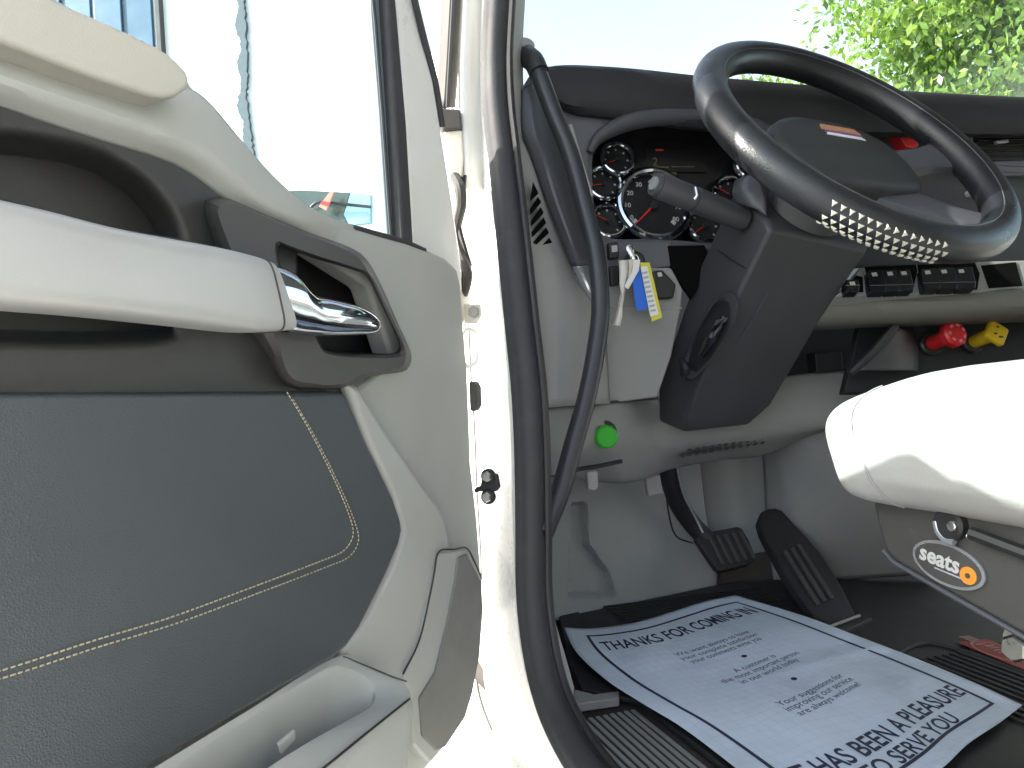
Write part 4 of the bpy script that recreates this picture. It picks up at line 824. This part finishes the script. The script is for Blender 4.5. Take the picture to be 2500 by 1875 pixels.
# ================= SEAT =================
# cushion in truck coordinates: side r=.55, front f=.55
def cushion(name, fr, mt, parent, n=64):
    lo = []
    for (f, r0, r1, z0, z1, pw) in fr:
        l = []
        for j in range(n):
            a = 2*math.pi*j/n; ca, sa = math.cos(a), math.sin(a)
            pq = pw if sa > 0 else pw*2.2
            x = math.copysign(abs(ca)**(2/pq), ca); y = math.copysign(abs(sa)**(2/pq), sa)
            l.append((f, (r0+r1)/2+(r1-r0)/2*x, (z0+z1)/2+(z1-z0)/2*y))
        lo.append(l)
    return lo
S = cr([(.592, .64, .98, -.085, -.035, 2.2), (.589, .60, 1.02, -.105, -.02, 2.6), (.577, .572, 1.05, -.116, -.01, 3.2), (.55, .556, 1.065, -.120, .002, 3.6), (.49, .548, 1.072, -.121, .014, 3.8), (.40, .545, 1.075, -.121, .028, 3.8), (.28, .545, 1.075, -.121, .044, 3.8), (.12, .548, 1.07, -.121, .053, 3.8), (.0, .56, 1.06, -.115, .055, 3.4), (-.03, .6, 1.02, -.09, .03, 2.6)], 90)
lo = []
for l in cushion('s', S, None, None, 120):
    o = []
    for (f, r, z) in l:
        if r < .62:                                       # pulled cover: a fold running back from the front corner and a hollow below it
            yl = -.048-.14*(.50-f); q = math.exp(-((z-yl)/.009)**2)*sm((.52-f)/.06); r += .010*float(q)
            y2 = -.028-.10*(.50-f); r -= .006*math.exp(-((z-y2)/.014)**2)*float(sm((.53-f)/.1))
            r += .030*float(sm((-.066 - z)/.055))*float(sm((.60-f)/.12))
        f -= .028*float(sm((-.015-z)/.12))*float(sm((f-.3)/.2))
        z += .004*math.sin(f*31+r*9)*float(sm((z+.02)/.03))
        o.append(T(r, f, z))
    lo.append(o)
seat = part(loft('driver_seat', lo, M['seat'], truck, sharp=60), 'driver seat with a sunlit pale grey vinyl cushion')
sl_ = min(lo, key=lambda l: abs((l[60]-CAM).dot(FW)-.512)); sl_ = [v for v in sl_ if (v-CAM).dot(RT) < .60 and (v-CAM).z > -.118]
sl_.sort(key=lambda v: -v.z)
tube('seat_seam', [v-RT*.001+FW*.0006 for v in sl_[::2]], .0014, M['seam'], seat, n=6)
lo = [[T(r, f, z) for (f, r, z) in [(-.02-.06*zz+(.075)*math.sin(t)*(1-.25*zz), .81+.255*math.copysign(abs(math.cos(t))**.5, math.cos(t))*(1-.12*zz), .02+.62*zz) for t in np.linspace(0, 2*math.pi, 40, endpoint=False)]] for zz in np.linspace(0, 1, 14)]
loft('backrest', lo, M['seat'], seat, sharp=60, bevel=.02)
SB = RPL(.600)
panel('base_cover', [(2128, 1215), (2132, 1250), (2142, 1292), (2158, 1342), (2182, 1372), (2300, 1440), (2400, 1497), (2520, 1566), (3400, 2080), (3400, 1300), (2500, 1240)], SB, 0, .04, M['seatbase'], seat, bevel=.006)
tube('base_edge', [SB.hit(2158, 1344, .0), SB.hit(2182, 1373, .0), SB.hit(2300, 1441, 0), SB.hit(2400, 1498, 0), SB.hit(2520, 1567, 0)], .0025, M['spoke'], seat, n=8)
box('seat_pedestal', T(.65, .02, FLOORZ), RT*.34, FW*.36, UP*.27, M['black'], seat, bevel=.01)
tube('slide_rail', [SB.hit(2372, 1302, .006), SB.hit(2520, 1358, .006), SB.hit(2800, 1470, .006)], .006, M['black'], seat, n=8); tube('slide_rail', [SB.hit(2362, 1308, .008), SB.hit(2520, 1368, .008), SB.hit(2800, 1480, .008)], .0022, M['silver'], seat, n=8)
kb = disc('adjuster_knob', SB.hit(2328, 1280, .0), -RT, .0145, .010, M['black'], seat); disc('knob_bolt', SB.hit(2330, 1284, .009), -RT, .0045, .005, M['bolt'], seat, seg=8)
tube('knob_arc', [SB.hit(2284, 1272, .008), SB.hit(2290, 1296, .008), SB.hit(2306, 1316, .008), SB.hit(2330, 1324, .008)], .003, M['silver'], seat, n=8, res=14)
# oval maker's plate
pc = SB.hit(2316, 1378, .001); pu = (SB.hit(2404, 1413, .001)-SB.hit(2228, 1343, .001)); pa = pu.length/2; pu.normalize()
pv = (SB.hit(2328, 1330, .001)-SB.hit(2304, 1426, .001)); pb = pv.length/2; pv = (pv - pu*pv.dot(pu)).normalized()
def pl_oval(k, z, m, nm):
    l = [pc+pu*pa*k*math.cos(t)+pv*pb*(1-(1-k)*1.6)*math.sin(t)-RT*z for t in np.linspace(0, 2*math.pi, 48, endpoint=False)]
    return prism(nm, l, [v+RT*.002 for v in l], M[m], seat, smooth=False)
pl_oval(1, .002, 'silver', 'maker_plate'); pl_oval(.91, .0028, 'seatbase', 'plate_field')
tv, tf = text_geo('seats', 1, .03); w_ = max(v.x for v in tv)
k = pa*1.12/w_
mesh_obj('plate_lettering', [pc-pu*pa*.76+pv*(-.0035)+pu*v.x*k+pv*v.y*k*1.05-RT*.0036 for v in tv], tf, M['whiteprint'], seat, smooth=False)
oc = pc+pu*pa*.60-pv*pb*.10
disc('plate_roundel', oc-RT*.0026, -RT, pb*.4, .0012, M['orange'], seat); disc('roundel_dot', oc-RT*.0036, -RT, pb*.12, .0008, M['seatbase'], seat)
box('plate_underline', pc-pu*pa*.3-pv*pb*.38-RT*.0034, pu*pa*.8, pv*.0012, RT*.0004, M['inkgrey'], seat, smooth=False)
sbk = panel('belt_anchor', [(2452, 1530), (2520, 1566), (2520, 1620), (2480, 1606), (2452, 1580), (2444, 1552)], RPL(.615), 0, .006, M['steel'], seat, bevel=.002)
disc('anchor_bolt', RPL(.615).hit(2494, 1580, .001), -RT, .012, .012, M['bolt'], seat, seg=6)

# ================= CAB SHELL =================
def quad(name, pts, m, th=.03, parent=truck, **k):
    n = (pts[1]-pts[0]).cross(pts[2]-pts[0]).normalized(); return prism(name, pts, [p+n*th for p in pts], M[m], parent, **k)
quad('roof', [T(.36, -.6, 1.02), T(2.48, -.6, 1.02), T(2.5, 1.2, 1.02), T(.44, .85, 1.02)], 'white', .05, bevel=.02)
quad('headliner', [T(.40, -.58, 1.0), T(2.44, -.58, 1.0), T(2.46, 1.18, 1.0), T(.46, .84, 1.0)], 'liner', .012)
quad('rear_wall', [T(.36, -.6, FLOORZ-.1), T(2.44, -.6, FLOORZ-.1), T(2.44, -.6, 1.02), T(.36, -.6, 1.02)], 'liner', .04)
quad('rear_side_panel', [T(.34, -.56, FLOORZ-.1), T(.34, -.12, FLOORZ-.1), T(.36, -.12, 1.02), T(.36, -.56, 1.02)], 'white', .04)
quad('passenger_side_panel', [T(2.44, -.56, FLOORZ-.1), T(2.62, 1.85, FLOORZ-.1), T(2.62, 1.85, .25), T(2.44, -.56, .25)], 'white', .04)
quad('passenger_rear_pillar', [T(2.42, -.56, .25), T(2.42, -.05, .25), T(2.42, -.05, 1.02), T(2.42, -.56, 1.02)], 'white', .04)
quad('passenger_window', [T(2.43, -.05, .25), T(2.6, 1.7, .25), T(2.5, 1.2, 1.0), T(2.43, -.05, 1.0)], 'glassdoor', .004)
tube('passenger_pillar', [T(2.62, 1.85, .3), T(2.5, 1.25, 1.02)], .035, M['white'], truck, n=12)
loft('windshield_pillar', [[T(.345, f0, z), T(.345, f1, z), T(.395, f1+.03, z), T(.395, f0+.02, z)] for f0, f1, z in ((.885, .95, .60), (.86, .97, .66), (.81, .93, .80), (.74, .87, 1.03))], M['white'], truck, bevel=.012)
tube('upper_seal', [sp3[0], T(.33, .87, .62), T(.335, .80, .82), T(.34, .72, .96), T(.345, .6, .985), T(.345, .2, .985), T(.345, -.1, .985)], .017, M['rubber'], seal, n=12, res=40)
tube('window_frame_top', [DO(985, -60, -.03), HINGE+DDIR*.13+DN*-.03+UP*.62, HINGE+DDIR*.22+DN*-.03+UP*.86, HINGE+DDIR*.34+DN*-.03+UP*.95, HINGE+DDIR*.9+DN*-.03+UP*.95, HINGE+DDIR*.94+DN*-.03+UP*.88, HINGE+DDIR*.95+DN*-.03+UP*.15], .024, M['white'], door, n=12, res=50)
part(quad('windshield', [T(.39, 1.24, .40), T(2.6, 1.85, .40), T(2.5, 1.2, 1.02), T(.46, .87, 1.02)], 'glass', .005), 'clear windshield above the dash')
quad('windshield_header', [T(.42, .83, .97), T(2.5, 1.16, .97), T(2.5, 1.25, 1.03), T(.44, .92, 1.03)], 'rubber', .02)
quad('front_bulkhead', [T(.40, 1.46, FLOORZ-.1), T(2.6, 1.8, FLOORZ-.1), T(2.6, 1.8, .39), T(.40, 1.46, .39)], 'black', .03)
quad('cowl_top', [T(.38, 1.24, .385), T(2.6, 1.82, .385), T(2.6, 1.95, .37), T(.38, 1.56, .37)], 'dashtop', .015)
quad('cowl_inner', [T(.385, 1.0, -.1), T(.385, 1.48, -.1), T(.385, 1.48, .40), T(.385, 1.1, .40)], 'black', .01)
quad('rocker_panel', [T(.30, -.56, FLOORZ-.38), T(.30, 1.0, FLOORZ-.38), T(.335, 1.0, FLOORZ-.08), T(.335, -.56, FLOORZ-.08)], 'white', .03)
# chassis, step and front wheel carry the cab
for r in (.95, 1.75):
    box('chassis_rail', T(r, -.9, FLOORZ-.42), RT*.09, FW*3.9, UP*.26, M['black'], truck, bevel=.01)
box('front_axle', T(.9, 1.95, FLOORZ-.72), RT*1.1, FW*.12, UP*.12, M['black'], truck, bevel=.02)
for r in (.7, 2.0):
    cc = T(r, 2.0, -CAMZ+.5); w = tube('wheel', [cc, cc+RT*.02, cc+RT*.24, cc+RT*.26], [.46, .5, .5, .46], M['rubberdull'], truck, n=40)
    tube('wheel_rim', [cc-RT*.004, cc+RT*.03], [.28, .2], M['silver'], w, n=30)
hoodp = [(.62, -.25), (.55, .12), (.75, .26), (1.4, .30), (2.05, .26), (2.25, .12), (2.18, -.25)]
loft('hood', [[T(1.4+(r-1.4)*k, f, z+dzz) for r, z in hoodp] for f, k, dzz in ((1.98, 1, 0), (2.2, .92, -.05), (2.7, .82, -.12), (2.85, .76, -.2))], M['white'], truck, bevel=.03)
for r in (.68, 1.98):
    loft('fender', [[T(r+a, 2.0+.62*math.cos(t), -CAMZ+.5+.62*math.sin(t)) for a in (0, .32)] + [T(r+a, 2.0+.57*math.cos(t), -CAMZ+.5+.57*math.sin(t)) for a in (.32, 0)] for t in np.linspace(.1, math.pi-.1, 16)], M['white'], truck)
box('cab_step', T(.10, -.2, -CAMZ+.55), RT*.34, FW*.75, UP*.05, M['rib'], truck, bevel=.01)
box('step_bracket', T(.30, .1, -CAMZ+.58), RT*.75, FW*.08, UP*.2, M['black'], truck)

# ================= PRINTED PAPER MAT =================
Lc = [fl(*p) for p in ((1377, 1532), (1407, 1592), (1480, 1660), (1568, 1717), (1662, 1774), (1787, 1868), (1905, 1965), (1985, 2030))]
Rc = [fl(*p) for p in ((1795, 1453), (1963, 1504), (2088, 1551), (2234, 1607), (2390, 1672), (2496, 1722))]
Tc = [fl(*p) for p in ((1377, 1532), (1430, 1535), (1490, 1530), (1560, 1518), (1650, 1491), (1720, 1469), (1795, 1453))]
Bc = [fl(*p) for p in ((1985, 2030), (2080, 2010), (2180, 1960), (2301, 1875), (2364, 1816), (2440, 1765), (2496, 1722))]
NP = 60
Ls, Rs, Ts, Bs = (np.array(cr(c, NP+1)) for c in (Lc, Rc, Tc, Bc))
def lerp_c(A, t): x = t*NP; i = min(int(x), NP-1); return A[i]+(A[i+1]-A[i])*(x-i)
def paper(u, v, lift=0):
    u = min(max(u, 0), 1); v = min(max(v, 0), 1)
    p = (1-u)*lerp_c(Ls, v)+u*lerp_c(Rs, v)+(1-v)*lerp_c(Ts, u)+v*lerp_c(Bs, u)-((1-u)*(1-v)*Ls[0]+u*(1-v)*Rs[0]+(1-u)*v*Ls[-1]+u*v*Rs[-1])
    z = .019+.0035*math.sin(7*u+3*v)*math.sin(5*v+1)+.0028*math.sin(15*v-4*u)+.0016*math.sin(23*u+9*v)
    z += .0045*math.exp(-((v-.44-.12*u)/.03)**2)*float(sm((u-.3)/.4)) + .008*math.exp(-((u)/.06)**2)*math.exp(-(v/.08)**2) + .004*math.exp(-((u-1)/.05)**2)*abs(math.sin(9*v))
    P = Vector(p); d = P-CAM                              # slide towards the lens so the outline stays put when lifted
    P = CAM + d*((d.z+z)/d.z); return P+UP*lift
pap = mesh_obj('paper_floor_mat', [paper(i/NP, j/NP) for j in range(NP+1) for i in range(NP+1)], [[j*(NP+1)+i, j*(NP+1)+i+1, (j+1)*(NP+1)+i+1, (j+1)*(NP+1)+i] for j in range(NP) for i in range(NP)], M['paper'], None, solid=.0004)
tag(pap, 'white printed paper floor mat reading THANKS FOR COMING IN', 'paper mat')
# border
u0, u1, v0, v1 = .085, .925, .055, .945; wu, wv = .0135, .010
bo = [(u0, v0), (u1, v0), (u1, v1), (u0, v1)]; bi = [(u0+wu, v0+wv), (u1-wu, v0+wv), (u1-wu, v1-wv), (u0+wu, v1-wv)]
V = []; F = []
for k in range(4):
    for q in range(40):
        t = q/40; t2 = (q+1)/40; n0 = len(V)
        for tt_, A in ((t, bo), (t2, bo), (t2, bi), (t, bi)):
            a, b = A[k], A[(k+1) % 4]; V.append(paper(a[0]+(b[0]-a[0])*tt_, a[1]+(b[1]-a[1])*tt_, .0007))
        F.append([n0, n0+1, n0+2, n0+3])
mesh_obj('printed_border', V, F, M['ink'], pap, smooth=False)
ASP = .413/.60
def ptext(body, uc, vbase, width, height, m, name='printed_text', bold=.0, italic=0):
    tv, tf = text_geo(body, 1, bold, 'LEFT'); x1 = max(v.x for v in tv); x0 = min(v.x for v in tv); y1 = max(v.y for v in tv)
    Vv = [paper(uc-width/2+(v.x-x0)/(x1-x0)*width+italic*v.y, vbase-v.y/y1*height, .0008) for v in tv]
    return mesh_obj(name, Vv, tf, M[m], pap, smooth=False)
ptext('THANKS FOR COMING IN', .505, .168, .77, .060, 'ink', bold=.016)
ptext('IT HAS BEEN A PLEASURE', .51, .866, .79, .056, 'ink', bold=.016)
ptext('TO SERVE YOU', .51, .932, .46, .05, 'ink', bold=.016)
gi = 'inkmid'; M[gi] = mat('mid_ink', (.16, .18, .24), .8, var=.2, vscale=80)
for s, vb, w in (('We want always to have', .272, .36), ('your complete satisfaction', .300, .37), ('your comments invite you', .328, .34), ('A customer is', .435, .2), ('the most important person', .463, .37), ('in our world today', .491, .28), ('Your suggestions for', .625, .32), ('improving our service', .653, .33), ('are always welcome!', .681, .31)):
    ptext(s, .51, vb, w, .021, gi, bold=.004)
for vb in (.375, .55):
    mesh_obj('printed_dot', [paper(.52+.012*math.cos(t), vb+.008*math.sin(t), .0008) for t in np.linspace(0, 2*math.pi, 16, endpoint=False)], [list(range(16))], M['ink'], pap, smooth=False)

# ================= SURROUNDINGS =================
# white box vehicle seen through the door window
BP = Plane((-1.8, 4.3, 0), (-.2, -.98, 0))
bt = BP.n; bu = Vector((.98, -.2, 0)).normalized()
def bpp(x, z): return Vector((-1.8, 4.3, 0))+bu*x+UP*z
boxv = empty('box_truck', bpp(0, 0)+Vector((0, 1, 0)), 'white box truck with blue side panel beyond the door window', 'truck')
fr = [bpp(-3.2, .95), bpp(1.06, .95), bpp(1.06, 4.6), bpp(-3.2, 4.6)]
prism('cargo_box', fr, [v-bt*2.3 for v in fr], M['white'], boxv, bevel=.03)
mb = mat('blue_panel_paint', (.022, .085, .15), .35, var=.3, vscale=3); M['bluep'] = mb
A0 = BP.hit(150, -40); A1 = BP.hit(372, 140)
for k in range(7):
    t0, t1 = k/7, (k+.9)/7
    x0 = -150+(372+150)*t0; x1 = -150+(372+150)*t1
    panel('blue_panel', [(x0, -60), (x1, -60), (x1+18, 240), (x0+18, 240)], BP, .02+.012*(k % 2), .02, mb, boxv, bevel=.006)
panel('panel_post', [(372, -60), (384, -60), (402, 240), (390, 240)], BP, .04, .04, M['rubberdull'], boxv, bevel=.004)
# ragged strip
V = []; F = []
cx = cr([(574, -60), (585, 0), (590, 80), (594, 170), (592, 240), (600, 310), (612, 400)], 60); NR = 60
wl = [7+6*rng.random()+4*math.sin(i*.5) for i in range(NR)]; wr = [7+5*rng.random() for i in range(NR)]
fr = [BP.hit(cx[i][0]-wl[i], cx[i][1], .03) for i in range(NR)]+[BP.hit(cx[i][0]+wr[i], cx[i][1], .03) for i in range(NR-1, -1, -1)]
part(prism('torn_seal', fr, [v-bt*.02 for v in fr], mat('torn_seal_rubber', (.05, .075, .09), .6, var=.3, vscale=20), boxv, smooth=False), 'ragged dark seal hanging down the white side')
panel('rear_window', [(690, 466), (735, 464), (855, 470), (846, 500), (838, 524), (852, 550), (800, 556), (735, 540), (680, 505)], BP, .02, .03, mat('window_dark', (.055, .075, .065), .15, var=.15, vscale=6), boxv, bevel=.004)
panel('side_window', [(855, 470), (905, 474), (905, 545), (852, 550), (838, 524), (846, 500)], BP, .018, .03, mat('window_pale', (.25, .42, .5), .12, var=.05), boxv, bevel=.004)
tube('wiper_arm', [BP.hit(752, 514, .05), BP.hit(768, 498, .06), BP.hit(785, 493, .06), BP.hit(845, 499, .05), BP.hit(905, 505, .05)], .009, M['black'], boxv, n=8, res=24)
pn = [BP.hit(807, 466, .10), BP.hit(814, 470, .10), BP.hit(796, 514, .10), BP.hit(778, 504, .10)]
part(prism('warning_pennant', pn, [v-bt*.012 for v in pn], mat('pennant_red', (.7, .2, .15), .6, var=.1), boxv, smooth=False), 'small red pennant at the window')
panel('pennant_band', [(786, 490), (806, 494), (802, 504), (782, 498)], BP, .104, .004, M['red'], boxv, smooth=False)
for x in (-1.6, 1.0):
    cc = bpp(x, .48)-bt*.1; w_ = tube('truck_wheel', [cc, cc-bt*.02, cc-bt*.26, cc-bt*.28], [.44, .48, .48, .44], M['rubberdull'], boxv, n=32); tube('wheel_rim', [cc+bt*.004, cc-bt*.03], [.26, .18], M['silver'], w_, n=24)
for x in (-1.9, -1.3, .7, 1.3):
    box('box_underframe', bpp(x, .85)-bt*.2, bu*.1, -bt*1.7, UP*.12, M['black'], boxv)

# tree beyond the windshield
leafm = []
for nme, c in (('leaf_light', (.23, .34, .07)), ('leaf_mid', (.14, .24, .05)), ('leaf_dark', (.07, .14, .028))):
    m = bpy.data.materials.new(nme); m.use_nodes = True; nt = m.node_tree; b = nt.nodes['Principled BSDF']; b.inputs['Base Color'].default_value = (*c, 1); b.inputs['Roughness'].default_value = .28
    tr = nt.nodes.new('ShaderNodeBsdfTranslucent'); tr.inputs[0].default_value = (c[0]*1.5, c[1]*1.5, c[2]*.9, 1); mx = nt.nodes.new('ShaderNodeMixShader'); mx.inputs[0].default_value = .45
    nt.links.new(b.outputs[0], mx.inputs[1]); nt.links.new(tr.outputs[0], mx.inputs[2]); nt.links.new(mx.outputs[0], nt.nodes['Material Output'].inputs[0]); leafm.append(m)
bark = mat('bark', (.11, .085, .06), .9, bump=.8, bscale=30, var=.3, vscale=8)
def tree(name, base, height, crown_c, crown_r, nclump, nleaf, leaf, label, seed, group=None):
    rg = np.random.default_rng(seed); base = Vector(base); crown_c = Vector(crown_c)
    e = empty(name, base, label, 'tree', group)
    tube('trunk', [base, base+UP*height*.25+Vector((.1, 0, 0)), base.lerp(crown_c, .7), crown_c+UP*crown_r[2]*.4], [.2, .15, .11, .04], bark, e, n=12, res=16)
    cl = []
    for _ in range(nclump):
        d = rg.normal(size=3); d /= np.linalg.norm(d); r = rg.random()**.45
        cl.append(np.array(crown_c)+d*r*np.array(crown_r)*(1+.18*rg.normal()))
    for q in cl[::max(1, nclump//14)]:
        s = base.lerp(crown_c, .55+.3*rg.random()); qv = Vector(q); tube('limb', [s, s.lerp(qv, .5)+UP*.15, qv], [.06, .035, .01], bark, e, n=6, res=6)
    V = np.empty((nclump*nleaf*4, 3)); mi = []
    k = 0
    for c in cl:
        tone = rg.random()
        for _ in range(nleaf):
            p = c+rg.normal(size=3)*np.array([.3, .3, .26]); L = leaf*(.6+.8*rg.random())
            a = rg.normal(size=3); a[2] -= 1.1; a /= np.linalg.norm(a); b_ = np.cross(a, rg.normal(size=3)); b_ /= np.linalg.norm(b_)
            V[k] = p; V[k+1] = p+a*L*.5+b_*L*.24; V[k+2] = p+a*L; V[k+3] = p+a*L*.5-b_*L*.24; k += 4
            mi.append(int(np.clip(round(tone*2+rg.normal()*.5), 0, 2)))
    o = mesh_obj('crown', V.tolist(), [[i, i+1, i+2, i+3] for i in range(0, k, 4)], leafm, e, smooth=False, matidx=mi)
    return e
tree('tree', (8.0, 10.2, 0), 6.5, (7.75, 9.8, 6.9), (2.75, 2.3, 2.9), 360, 150, .135, 'leafy bright green tree beyond the windshield', 3)
tree('tree', (8.2, 20, 0), 6, (8.0, 20, 7.75), (2.2, 2.2, 2.9), 150, 90, .18, 'more distant tree showing low between the wheel rim and the dash', 5)
